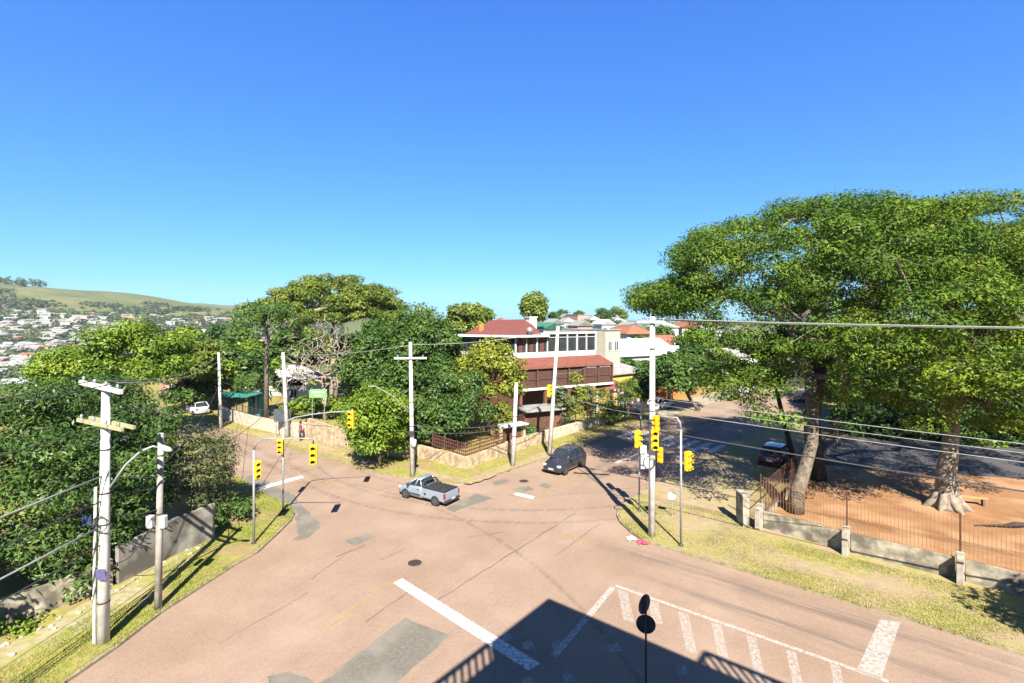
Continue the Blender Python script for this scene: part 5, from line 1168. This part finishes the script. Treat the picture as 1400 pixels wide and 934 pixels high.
# red awning roof and the veranda below
out = 1.7; e0 = A - fdir * .2; e1 = B + fdir * 1.2; mb = MB()
v0 = [e0 + Vector((0, 0, 6.42)), e1 + Vector((0, 0, 6.42)) - fdir * .8, e1 + fnn * out + Vector((0, 0, 5.55)), e0 + fnn * out + Vector((0, 0, 5.55))]
mb.add(v0 + [p - Vector((0, 0, .16)) for p in v0], [(0, 3, 2, 1), (4, 5, 6, 7), (0, 1, 5, 4), (1, 2, 6, 5), (2, 3, 7, 6), (3, 0, 4, 7)]); 
for i in range(46):
    q0 = v0[0].lerp(v0[1], i / 45); q1 = v0[3].lerp(v0[2], i / 45); mb.tube([q0 + Vector((0, 0, .02)), q1 + Vector((0, 0, .02))], .06, 5)
e2 = B + fdir * .3 - fnn * 3; v1 = [v0[1], e2 + Vector((0, 0, 6.42)), e2 + fdir * 1.1 + Vector((0, 0, 5.55)), v0[2]]; v1 = [p + Vector((0, 0, .003)) for p in v1]; mb.add(v1 + [p - Vector((0, 0, .16)) for p in v1], [(0, 3, 2, 1), (4, 5, 6, 7), (1, 2, 6, 5)])
mb.build('awning_roof', M['awningtile'], hs, off=ho)
mb = MB(); vf = MB(); sc_ = MB()
for i in range(7):
    p = e0.lerp(e1, i / 6) + fnn * (out - .25); mb.box((p.x, p.y, 4.45), (.2, .2, 2.0), fang)
    if i < 6:
        q = e0.lerp(e1, (i + .5) / 6) + fnn * (out - .3); sc_.box((q.x, q.y, 4.3), (LB / 6 - .15, .02, 1.7), fang)
        for s in range(9):
            q = e0.lerp(e1, (i + s / 9) / 6) + fnn * (out - .26); mb.box((q.x, q.y, 4.4), (.035, .035, 1.85), fang)
for z in (3.45, 4.3, 5.3): mb.bar(e0 + fnn * (out - .25) + Vector((0, 0, z)), e1 + fnn * (out - .25) + Vector((0, 0, z)), .09)
mb.build('veranda_frame', M['brownwood'], hs, off=ho); sc_.build('veranda_screens', M['screen'], hs, off=ho)
p4 = [e0 - fnn * .5, e1 - fnn * .5, e1 + fnn * out, e0 + fnn * out]; vf.prism([(p.x, p.y) for p in p4], 3.2, 3.42, True); vf.build('veranda_floor', M['white'], hs, off=ho)
for i in range(5): mb = MB(); p = e0.lerp(e1, i / 4) + fnn * (out - .3); mb.box((p.x, p.y, 1.6), (.3, .3, 3.18), fang); mb.build('veranda_pier', M['brick'], hs, off=ho)
mb = MB(); q = e1 + fnn * 1.5 - fdir * .5; v = [q + Vector((-1.6, -.7, 2.7)), q + Vector((1.3, .2, 2.7)), q + Vector((1.1, 1.4, 3.5)), q + Vector((-1.4, .8, 3.5))]; mb.add(v + [p - Vector((0, 0, .12)) for p in v], [(0, 1, 2, 3), (7, 6, 5, 4), (0, 4, 5, 1), (1, 5, 6, 2), (2, 6, 7, 3), (3, 7, 4, 0)]); mb.build('porch_roof', M['awningtile'], hs, off=ho)
for d in (Vector((-1.4, -.5, 0)), Vector((1.1, .25, 0))): mb = MB(); mb.bar(q + d, q + d + Vector((0, 0, 2.65)), .15); mb.build('porch_post', M['white'], hs, off=ho)
# carport and gate canopy
cp = thing('carport', 'flat white roofed carport with red brick walls in front of the house', 'carport', (*P(735, 590, 46.5)[:2], 0)); co = Vector(cp.location)
cx = Vector((2.6, 46.8, 0)); mb = MB(); mb.box((cx.x - co.x, cx.y - co.y, 2.2), (4.2, 3.0, .16), .42); mb.build('roof', M['greyroof'], cp, .02)
mb = MB(); mb.box((cx.x - co.x, cx.y - co.y + .3, 1.05), (4.2, 2.2, 2.08), .42); mb.build('brick_wall', M['brick'], cp)
mb = MB(); mb.box((cx.x - co.x - .2, cx.y - co.y - .93, 1.0), (2.2, .12, 1.7), .42); mb.build('garage_door', M['brownwood'], cp)
gc = thing('gate_canopy', 'small white canopy slab over the garden gate beside the short grey post', 'canopy', (*P(700, 620, 40)[:2], VZ)); mb = MB(); mb.box((.1, 0, 1.95), (2.3, 1.1, .12), .6); mb.build('slab', M['whiteroof'], gc, .02)
for x, y in ((-.9, -.55), (.95, .65)): mb = MB(); mb.box((x, y, .94), (.22, .22, 1.88), .6); mb.build('gate_post', M['stone'], gc)
mb = MB(); mb.box((.02, .05, .85), (1.7, .06, 1.6), .6); mb.build('gate', M['rust'], gc)
# other houses on the right
def quadplan(px0, px1, Y, depth, skew=0.0):
    x0 = (px0 - 700) * Y / F; x1 = (px1 - 700) * (Y + skew) / F; dx, dy = x1 - x0, skew; l = math.hypot(dx, dy); n = Vector((-dy, dx)) / l * depth
    return [(x0, Y), (x1, Y + skew), (x1 + n.x, Y + skew + n.y), (x0 + n.x, Y + n.y)]
def Zp(py, Y): return H - (py - HZ) * Y / F
house_box('white_house', 'tall white plastered house right behind the glazed storey of the corner house', quadplan(828, 848, 66, 8, 2), 0, Zp(452, 66), M['cream'], M['greyroof'], 'flat', over=.2, openings=((0, .15, .4, 6.3, 7.6, 'win'), (0, .6, .85, 6.3, 7.6, 'win'), (0, .2, .5, 3.2, 4.6, 'win')))
house_box('low_house', 'low yellow walled house with a grey sheet roof right of the veranda', quadplan(836, 882, 62, 6, 4), 0, Zp(512, 63), M['yelwall'], M['greyroof'], 'hip', 1.0, .6, openings=((0, .1, .3, 1.2, 2.4, 'win'), (0, .45, .6, .2, 2.4, 'door'), (0, .7, .9, 1.2, 2.4, 'win')))
house_box('long_house', 'long white building with a white sheet roof and rooflights behind the low yellow house', quadplan(840, 925, 76, 9, 6), 0, Zp(487, 78), M['white'], M['whiteroof'], 'gable', 2.4, .5, openings=tuple((0, u, u + .1, 2.2, 3.4, 'win') for u in (.1, .3, .5, .7)))
house_box('tiled_house', 'white house with an orange tiled roof above the long white building', quadplan(857, 890, 100, 9, 2), tz(25, 100) - .3, Zp(457, 100), M['white'], M['ortile'], 'hip', 1.7, .8, openings=((0, .1, .35, 5.0, 6.6, 'win'), (0, .6, .85, 5.0, 6.6, 'win')))
house_box('tiled_house', 'house with a broad orange roof half hidden by the umbrella tree', quadplan(905, 955, 92, 9, 6), 0, Zp(477, 92), M['cream'], M['ortile'], 'hip', 2.2, .7, openings=((0, .2, .4, 2.5, 4, 'win'), (0, .6, .8, 2.5, 4, 'win')))
house_box('orange_house', 'low building with a bright orange front wall behind the leaning street tree', quadplan(908, 955, 64, 5, 5), 0, 3.2, M['orangewall'], M['greyroof'], 'flat', over=.3, openings=((0, .1, .22, .3, 2.4, 'door'), (0, .35, .55, 1.2, 2.4, 'win'), (0, .7, .9, .3, 2.6, 'door')))
house_box('pale_house', 'pale house behind the parked black and white cars', quadplan(962, 1035, 86, 7, 8), 0, 3.6, M['white'], M['greyroof'], 'hip', 1.4, .5, openings=((0, .15, .3, 1.1, 2.4, 'win'), (0, .45, .55, .1, 2.3, 'door'), (0, .7, .85, 1.1, 2.4, 'win')))
house_box('pale_house', 'cream walled house beyond the court glimpsed between the trunks', quadplan(1125, 1190, 72, 7, 2), 0, 3.8, M['cream'], M['greyroof'], 'hip', 1.5, .5, openings=((0, .2, .4, 1.1, 2.5, 'win'), (0, .6, .8, 1.1, 2.5, 'win')))
house_box('green_house', 'house with a green sheet roof peeping over the glazed storey', quadplan(742, 772, 100, 8, 2), 0, Zp(450, 100), M['white'], M['greenroof'], 'gable', 1.2, .5)
house_box('pink_block', 'tall pinkish apartment block on the skyline', quadplan(790, 806, 190, 9, 2), tz(25, 190) - 1, Zp(431, 190), M['pink'], M['pink'], 'flat', over=.2, openings=tuple((0, u, u + .18, z, z + 1.3, 'win') for u in (.12, .42, .7) for z in (5.2, 8.2)))
far_lab = {'white': 'pale distant house among the trees on the right skyline', 'cream': 'cream distant house among the trees on the right skyline', 'pink': 'pink distant house among the trees on the right skyline'}
for j, (px, wd, Y, wm, rm, py) in enumerate(((762, 16, 150, 'white', 'greyroof', 443), (780, 18, 160, 'cream', 'greyroof', 441), (800, 20, 140, 'pink', 'greyroof', 446), (815, 16, 180, 'white', 'greyroof', 438), (832, 18, 150, 'white', 'whiteroof', 444), (848, 18, 170, 'cream', 'greyroof', 440), (868, 20, 140, 'white', 'greyroof', 448), (915, 25, 130, 'white', 'greyroof', 448), (945, 25, 140, 'cream', 'ortile', 448), (975, 30, 120, 'white', 'greyroof', 455), (1010, 30, 130, 'white', 'greyroof', 455), (690, 14, 150, 'white', 'ortile', 442), (775, 14, 220, 'white', 'greyroof', 434), (838, 14, 230, 'pink', 'greyroof', 433))):
    x = (px - 700) * Y / F; house_box('distant_house', far_lab[wm], quadplan(px - wd / 2, px + wd / 2, Y, 8, 1), tz(x, Y) - 2, Zp(py, Y), M[wm], M[rm], 'hip' if j % 2 else 'gable', 1.5, .5, group='distant houses on the right skyline', openings=((0, .15, .35, Zp(py, Y) - 2.2, Zp(py, Y) - .8, 'win'), (0, .6, .8, Zp(py, Y) - 2.2, Zp(py, Y) - .8, 'win')))
# left street houses
house_box('pink_house', 'small pink walled house at the bend of the left street', quadplan(225, 262, 66, 6, 2), 0, 2.9, M['pink'], M['greyroof'], 'hip', 1.1, .4, openings=((0, .15, .35, 1, 2.2, 'win'), (0, .6, .75, .1, 2.2, 'door')))
house_box('white_roofed_house', 'white house with a long pale roof behind the green tarpaulin', quadplan(318, 372, 70, 8, -3), 0, Zp(520, 70), M['white'], M['whiteroof'], 'gable', 1.6, .5, openings=((0, .1, .3, 1, 2.1, 'win'), (0, .6, .8, 1, 2.1, 'win')))
house_box('white_roofed_house', 'white outbuilding glimpsed behind the hedge under the green sign', quadplan(388, 418, 60, 5, 0), 0, 2.6, M['white'], M['whiteroof'], 'gable', .9, .4, openings=((0, .3, .6, 1, 2.1, 'win'),))
house_box('shaded_house', 'dark shaded house hidden behind the glossy trees on the left', [(-19, 23.2), (-17.2, 26.5), (-24, 31), (-26.5, 27.5)], 0, 3.0, M['cream'], M['greyroof'], 'hip', 1.2, .5, openings=((0, .2, .4, 1, 2.2, 'win'), (0, .6, .8, 1, 2.2, 'win')))
# green tarpaulin shelter
ts = thing('tarpaulin_shelter', 'teal green tarpaulin stretched over thin posts above the pale mottled wall', 'shelter', (*P(335, 580, 51)[:2], VZ)); mb = MB(); V = []
for i in range(9):
    for k_ in range(5): V.append((-2.2 + i * .5, -1.2 + k_ * .6, 3.0 - .22 * math.sin(i / 8 * math.pi) - .1 * abs(k_ - 2) + .06 * math.sin(i * 1.9 + k_)))
fs = [(i * 5 + k_, (i + 1) * 5 + k_, (i + 1) * 5 + k_ + 1, i * 5 + k_ + 1) for i in range(8) for k_ in range(4)]; mb.add(V, fs); mb.add([(a, b, c - .03) for a, b, c in V], [tuple(reversed(f)) for f in fs]); mb.build('canvas', M['teal'], ts)
for x, y in ((-2.1, -1.1), (1.7, -1.1), (-2.1, 1.1), (1.7, 1.1)): mb = MB(); mb.tube([(x, y, 0), (x, y, 2.9)], .05, 6); mb.build('post', M['darksteel'], ts)
tb = thing('teal_container', 'teal painted box shed beside the tarpaulin shelter', 'shed', (*P(352, 580, 53)[:2], VZ)); mb = MB(); mb.box((0, 0, 1.4), (1.2, 1.6, 2.8)); mb.build('walls', mat('teal_paint', (.12, .42, .38), (.1, .36, .32), 2, .7), tb, .02); mb = MB(); mb.box((0, 0, 2.86), (1.4, 1.8, .1)); mb.build('roof', M['greyroof'], tb)
# green sign board
sb = thing('sign_board', 'pale green sign board with white lettering on two posts above the hedge', 'sign', (*P(435, 560, 49)[:2], VZ)); zc = P(435, 538, 49).z - VZ; mb = MB(); mb.box((0, 0, zc), (1.75, .08, .85)); mb.build('panel', M['signgreen'], sb, .01)
for x in (-.6, .6): mb = MB(); mb.tube([(x, .06, 0), (x, .06, zc - .3)], .04, 6); mb.build('post', M['steel'], sb)
for i, x0 in enumerate((-.62, -.44, -.26, -.08, .1, .28, .46)): small(sb, 'letter', (x0 + .06, -.046, zc + .12), (.1, .012, .16 if i % 2 else .2), 'white', .002)
for x0 in (-.3, -.12, .06, .24): small(sb, 'letter', (x0, -.046, zc - .2), (.1, .012, .12), 'white', .002)
nb = thing('notice_panel', 'dark grey panel fixed against the leaning pale pole on the left street', 'panel', (*P(386, 590, 44.1)[:2], VZ)); mb = MB(); mb.box((0, 0, 1.9), (1.5, .1, 1.1)); mb.build('panel', mat('dark_panel', (.10, .11, .125), (.07, .08, .09), 4, .7), nb, .01); small(nb, 'post', (-.6, .08, .7), (.08, .06, 1.4), 'steel'); small(nb, 'post', (.6, .08, .7), (.08, .06, 1.4), 'steel')
# person in red
def person(label, loc, yaw, s=1.0):
    t = thing('person', label, 'person', loc, yaw); t.scale = (s,) * 3
    V = [(0, 0, .95), (0, 0, 1.15), (0, 0, 1.38), (0, 0, 1.5), (.02, 0, 1.62), (.02, 0, 1.72), (0, .17, 1.4), (.03, .24, 1.12), (.16, .22, .9), (.2, .21, .82), (0, -.17, 1.4), (-.04, -.25, 1.12), (.05, -.25, .88), (.08, -.25, .8), (.02, .09, .88), (.12, .1, .5), (.05, .1, .07), (.2, .11, .03), (0, -.09, .88), (-.02, -.1, .5), (-.16, -.1, .08), (-.02, -.11, .03)]
    E = [(0, 1), (1, 2), (2, 3), (3, 4), (4, 5), (2, 6), (6, 7), (7, 8), (8, 9), (2, 10), (10, 11), (11, 12), (12, 13), (0, 14), (14, 15), (15, 16), (16, 17), (0, 18), (18, 19), (19, 20), (20, 21)]
    rad = [.14, .14, .15, .06, .09, .085, .07, .05, .04, .04, .07, .05, .04, .04, .1, .065, .045, .045, .1, .065, .045, .045]
    me = bpy.data.meshes.new('body'); me.from_pydata(V, E, []); o = bpy.data.objects.new('body', me); col.objects.link(o); o.parent = t
    m = o.modifiers.new('skin', 'SKIN'); me.skin_vertices.new() if not me.skin_vertices else None
    for i, r in enumerate(rad): me.skin_vertices[0].data[i].radius = (r, r); me.skin_vertices[0].data[i].use_root = (i == 0)
    o.modifiers.new('sub', 'SUBSURF').levels = 1; o.modifiers['sub'].render_levels = 2; me.materials.append(M['skin'])
    def shell(name, vi, ei, rr, m_):
        mm = bpy.data.meshes.new(name); mm.from_pydata([V[i] for i in vi], [(vi.index(a), vi.index(b)) for a, b in ei], []); q = bpy.data.objects.new(name, mm); col.objects.link(q); q.parent = t; q.modifiers.new('skin', 'SKIN')
        if not mm.skin_vertices: mm.skin_vertices.new()
        for k, i in enumerate(vi): mm.skin_vertices[0].data[k].radius = (rr[k], rr[k]); mm.skin_vertices[0].data[k].use_root = (k == 0)
        q.modifiers.new('sub', 'SUBSURF').render_levels = 2; mm.materials.append(m_)
    shell('shirt', [0, 1, 2, 6, 7, 10, 11], [(0, 1), (1, 2), (2, 6), (6, 7), (2, 10), (10, 11)], [.16, .165, .17, .085, .065, .085, .065], M['redcloth'])
    shell('trousers', [0, 14, 15, 16, 18, 19, 20], [(0, 14), (14, 15), (15, 16), (0, 18), (18, 19), (19, 20)], [.15, .115, .085, .06, .115, .085, .06], M['darkcloth'])
    hr = MB(); hr.smooth = True; hr.lathe((.005, 0, 1.66), [(.1, -.04), (.115, .03), (.1, .1), (.05, .145)], 12); hr.build('hair', M['hair'], t)
    fc = MB()
    for y in (-.035, .035): fc.box((.105, y, 1.66), (.015, .02, .012))
    fc.box((.115, 0, 1.63), (.025, .022, .04)); fc.box((.105, 0, 1.59), (.012, .05, .01)); fc.build('face', M['hair'], t); return t
person('person in a red shirt and dark trousers by the tan wall on the left street', (*G(411, 603, VZ), VZ), R(-140), .95)
gf_ = MB(); # white painted marks on the wall beside the person
# ------------------------------------------------------------------ road furniture and litter
def manhole(label, px, py, r=.3):
    x, y = G(px, py); t = thing('manhole_cover', label, 'manhole cover', (x, y, .004)); mb = MB(); mb.lathe((0, 0, 0), [(r, 0), (r, .008)], 28); mb.build('plate', M['iron'], t)
    mb = MB(); mb.smooth = False
    for k in range(28):
        a, b = 2 * math.pi * k / 28, 2 * math.pi * (k + 1) / 28; mb.add([(rr * math.cos(q), rr * math.sin(q), .012) for rr, q in ((r * 1.0, a), (r * 1.16, a), (r * 1.16, b), (r * 1.0, b))], [(0, 1, 2, 3)])
    mb.build('ring', M['kerb'], t)
    mb = MB()
    for k in range(-2, 3): mb.box((0, k * r * .3, .013), (r * 1.4 * math.cos(k * .45), r * .09, .008))
    mb.build('ribs', M['darksteel'], t)
manhole('round iron manhole cover in the open road left of the white stop line', 567, 770)
manhole('round iron manhole cover in front of the charcoal car', 716, 658)
def litter(label, px, py, m, s, seed):
    r = random.Random(seed); x, y = G(px, py); mb = MB(); V = []; n = 9
    for i in range(n):
        for k in range(n): V.append(((i - 4) * s / 4 + r.uniform(-.03, .03), (k - 4) * s / 5 + r.uniform(-.03, .03), .02 + max(0, .14 - .035 * (abs(i - 4) + abs(k - 4))) + r.uniform(0, .07)))
    mb.add(V, [(i * n + k, (i + 1) * n + k, (i + 1) * n + k + 1, i * n + k + 1) for i in range(n - 1) for k in range(n - 1)]); o = mb.build('plastic_bag', M[m]); o.location = (x, y, .005); tag(o, label, 'litter')
litter('crumpled white plastic bag in the gutter at the right corner', 863, 738, 'white', .2, 1); litter('crumpled pink plastic bag in the gutter at the right corner', 879, 743, 'pinkplastic', .25, 2)
pb_ = thing('plank_bench', 'yellow plank bench leaning by the pale trunk in the yard', 'bench', (*G(1327, 690, .16), .16)); mb = MB(); mb.box((0, 0, .42), (1.5, .3, .06), R(-20)); mb.build('seat', M['plank'], pb_); 
for s in (-.55, .55): small(pb_, 'leg', (s * .94, -s * .34, .2), (.1, .24, .4), 'wood', .01, R(-20))
fl = thing('fallen_branch', 'dark fallen branch lying on the bare earth at the right edge', 'branch', (*G(1388, 722, .16), .16)); mb = MB(); mb.smooth = True; mb.tube([(-1.8, .2, .06), (-.6, 0, .12), (0, -.05, .2), (.7, .1, .12)], [.03, .06, .13, .1], 8); mb.build('limb', M['darkbark'], fl)
bc_ = thing('hanging_cloth', 'blue cloth hanging on the line behind the thick left pole', 'cloth', (*P(118, 700, 18.6)[:2], 2.9)); mb = MB(); V = []
for i in range(8):
    for k_ in range(5): V.append((-.2 + i * .06, .04 * math.sin(i * 1.4 + k_ * .5), .3 - k_ * .1))
mb.add(V, [(i * 5 + k_, i * 5 + k_ + 1, (i + 1) * 5 + k_ + 1, (i + 1) * 5 + k_) for i in range(7) for k_ in range(4)]); mb.build('cloth', M['blue'], bc_)
# rubble along the left path
for i in range(26):
    f = random.random(); a = Vector(G(8, 893, .11)).lerp(Vector(G(275, 748, .11)), f); s = random.uniform(.04, .10); bm = bmesh.new(); bmesh.ops.create_icosphere(bm, subdivisions=1, radius=s)
    for vv in bm.verts: vv.co = Vector((vv.co.x * random.uniform(.8, 1.4), vv.co.y * random.uniform(.7, 1.2), vv.co.z * random.uniform(.5, .8)))
    me = bpy.data.meshes.new('stone'); bm.to_mesh(me); bm.free(); me.materials.append(M['palestone']); o = bpy.data.objects.new('stone', me); col.objects.link(o); o.location = (a.x + random.uniform(-.5, .3), a.y + random.uniform(-.3, .3), VZ + s * .3)
    tag(o, 'loose pale stone lying along the rubble path below the left wall', 'stone', 'loose stones on the rubble path')

# ------------------------------------------------------------------ houses of the far hillside
def hill_house(wm, rm, kind):
    mb = MB(); w2, d2, h = 4.5, 3.5, 3.6 if kind else 5.5; mb.mi = 0; mb.prism([(-w2, -d2), (w2, -d2), (w2, d2), (-w2, d2)], -3, h); mb.mi = 1
    if kind != 2:
        q = [(-w2 - .4, -d2 - .4, h), (w2 + .4, -d2 - .4, h), (w2 + .4, d2 + .4, h), (-w2 - .4, d2 + .4, h), (-w2 - .4, 0, h + 1.7), (w2 + .4, 0, h + 1.7)]; mb.add(q, [(0, 1, 5, 4), (1, 2, 5), (2, 3, 4, 5), (3, 0, 4)])
    else: mb.prism([(-w2 - .2, -d2 - .2), (w2 + .2, -d2 - .2), (w2 + .2, d2 + .2), (-w2 - .2, d2 + .2)], h + .01, h + .3)
    mb.mi = 2
    for x in (-2.6, 0, 2.6): mb.box((x, -d2 - .02, h - 1.6), (1.2, .06, 1.2))
    return mb.build('hillside_house', [wm, rm, M['glass']])
HP = [hill_house(M['white'], M['greyroof'], 1), hill_house(M['white'], M['whiteroof'], 2), hill_house(M['cream'], M['greyroof'], 0), hill_house(M['cream'], M['ortile'], 1), hill_house(M['white'], M['ortile'], 0), hill_house(M['pink'], M['whiteroof'], 1), hill_house(M['white'], M['whiteroof'], 1)]
hl = ['white house with a grey roof on the far hillside', 'flat roofed white house on the far hillside', 'tall cream house on the far hillside', 'cream house with an orange roof on the far hillside', 'tall white house with an orange roof on the far hillside', 'pink house on the far hillside', 'low white house with a white roof on the far hillside']
hu = [False] * len(HP); cnt = 0; tries = 0; rh = random.Random(11)
def town_spot():
    while True:
        y = rh.uniform(240, 800); x = rh.uniform(-1.08, -.47) * y; up = (y - .12 * (x + 600) - 330) / 610
        q = math.sin(x * .021 + 1.3) * math.sin(y * .017) + .6 * math.sin(x * .05 - y * .043)
        if up > .64 or q > .5 or rh.random() < max(0, up - .3) * 1.6: continue
        return x, y
spots = sorted([town_spot() for _ in range(1500)], key=lambda p: p[1])
for x, y in spots[:290]:
    i = rh.choice((0, 0, 0, 1, 2, 2, 2, 0, 6, 0, 1, 0, 3, 5, 4)); o = HP[i] if not hu[i] else HP[i].copy()
    if hu[i]: col.objects.link(o)
    hu[i] = True; s = rh.uniform(.5, .95); o.location = (x, y, tz(x, y)); o.scale = (s * rh.uniform(.8, 1.4), s, s); o.rotation_euler = (0, 0, rh.uniform(-.7, .7)); tag(o, hl[i], 'house', 'houses on the far hillside')
for i_, o_ in enumerate(HP):
    if not hu[i_]: bpy.data.objects.remove(o_)
town = MB()
for x, y in spots[290:]:
    z = tz(x, y); a = rh.uniform(-.7, .7); s = rh.uniform(.6, 1.15); w2, d2, h = 5 * s, 3.6 * s, rh.choice((3.4, 5.2)) * s; ca, sa = math.cos(a), math.sin(a)
    T = lambda p: (x + p[0] * ca - p[1] * sa, y + p[0] * sa + p[1] * ca, z + p[2])
    town.mi = rh.choice((0, 1, 1, 1)); town.add([T(p) for p in ((-w2, -d2, -3), (w2, -d2, -3), (w2, d2, -3), (-w2, d2, -3), (-w2, -d2, h), (w2, -d2, h), (w2, d2, h), (-w2, d2, h))], [(0, 1, 5, 4), (1, 2, 6, 5), (2, 3, 7, 6), (3, 0, 4, 7)])
    town.mi = 2 if rh.random() < .93 else 3; e = .5; town.add([T(p) for p in ((-w2 - e, -d2 - e, h), (w2 + e, -d2 - e, h), (w2 + e, d2 + e, h), (-w2 - e, d2 + e, h), (-w2 - e, 0, h + 1.6), (w2 + e, 0, h + 1.6))], [(0, 1, 5, 4), (1, 2, 5), (2, 3, 4, 5), (3, 0, 4)])
tag(town.build('hillside_town', [M['white'], M['cream'], M['greyroof'], M['ortile']]), 'pale mass of small houses high on the far hillside', 'town', None, 'stuff')

# ------------------------------------------------------------------ the block of flats the picture is taken from (throws the foreground shadow)
off = 1 / math.tan(R(SUN_EL)); HB = 19.0; gx, gy = G(750, 818)
c0 = Vector((gx - SDX * HB * off, gy - SDY * HB * off)); dl = Vector((-.63, -.776)); dr = Vector((.78, -.627))
ab = thing('apartment_building', 'pale block of flats behind the camera whose shadow falls across the foreground', 'building', (c0.x, c0.y, .12)); ao = Vector(ab.location)
def bl(p0, z0, z1, name, m):
    mb = MB(); mb.prism([tuple(p) for p in p0], z0, z1, True); return mb.build(name, m, ab, off=ao)
bl([c0, c0 + dl * 3.3, c0 + dl * 3.3 + dr * 20, c0 + dr * 20], .12, HB, 'corner_block', M['white'])
bl([c0 + dl * 3.302, c0 + dl * 16, c0 + dl * 16 + dr * 20, c0 + dl * 3.302 + dr * 20], .12, HB - .75, 'side_block', M['cream'])
def rail(p, q, z0, z1, gap=.3):
    mb = MB(); p = Vector((*p, 0)) - Vector((ao.x, ao.y, 0)); q = Vector((*q, 0)) - Vector((ao.x, ao.y, 0)); n = int((q - p).length / gap)
    for k in range(n + 1): c = p.lerp(q, k / n); mb.box((c.x, c.y, (z0 + z1) / 2 - .12), (.09, .09, z1 - z0))
    mb.bar(p + Vector((0, 0, z1 - .12)), q + Vector((0, 0, z1 - .12)), .12); mb.build('railing', M['darksteel'], ab)
rail(c0 + dl * 3.4, c0 + dl * 15, HB - .75, HB - .02); rail(c0 + dr * 6.2, c0 + dr * 19, HB, HB + .75); rail(c0 + dr * 6.2, c0 + dr * 6.2 + dl * 3, HB, HB + .75)
for z in (4.2, 7.2, 10.2, 13.2):
    for k in range(3):
        for d, n_ in ((dl, Vector((-.776, .63))), (dr, Vector((.627, .78)))):
            c = c0 + d * (2 + k * 4.5) + n_ * .03; mb = MB(); mb.box((c.x - ao.x, c.y - ao.y, z), (1.6, .08, 1.3), math.atan2(d.y, d.x)); mb.build('window', M['glass'], ab)

# ------------------------------------------------------------------ the air over the valley
hz = MB(); hz.box((0, 700, 40), (5600, 3600, 220)); hzo = hz.build('haze', bpy.data.materials.new('haze')); tag(hzo, 'thin pale haze over the valley and the far hillside', 'haze', None, 'stuff')
hm = hzo.data.materials[0]; hm.use_nodes = True; hn = hm.node_tree; hn.nodes.remove(hn.nodes['Principled BSDF'])
pv = hn.nodes.new('ShaderNodeVolumePrincipled'); pv.inputs['Density'].default_value = 0.00011; pv.inputs['Color'].default_value = (.82, .90, 1.0, 1); pv.inputs['Anisotropy'].default_value = 0.1
hn.links.new(pv.outputs[0], hn.nodes['Material Output'].inputs['Volume'])
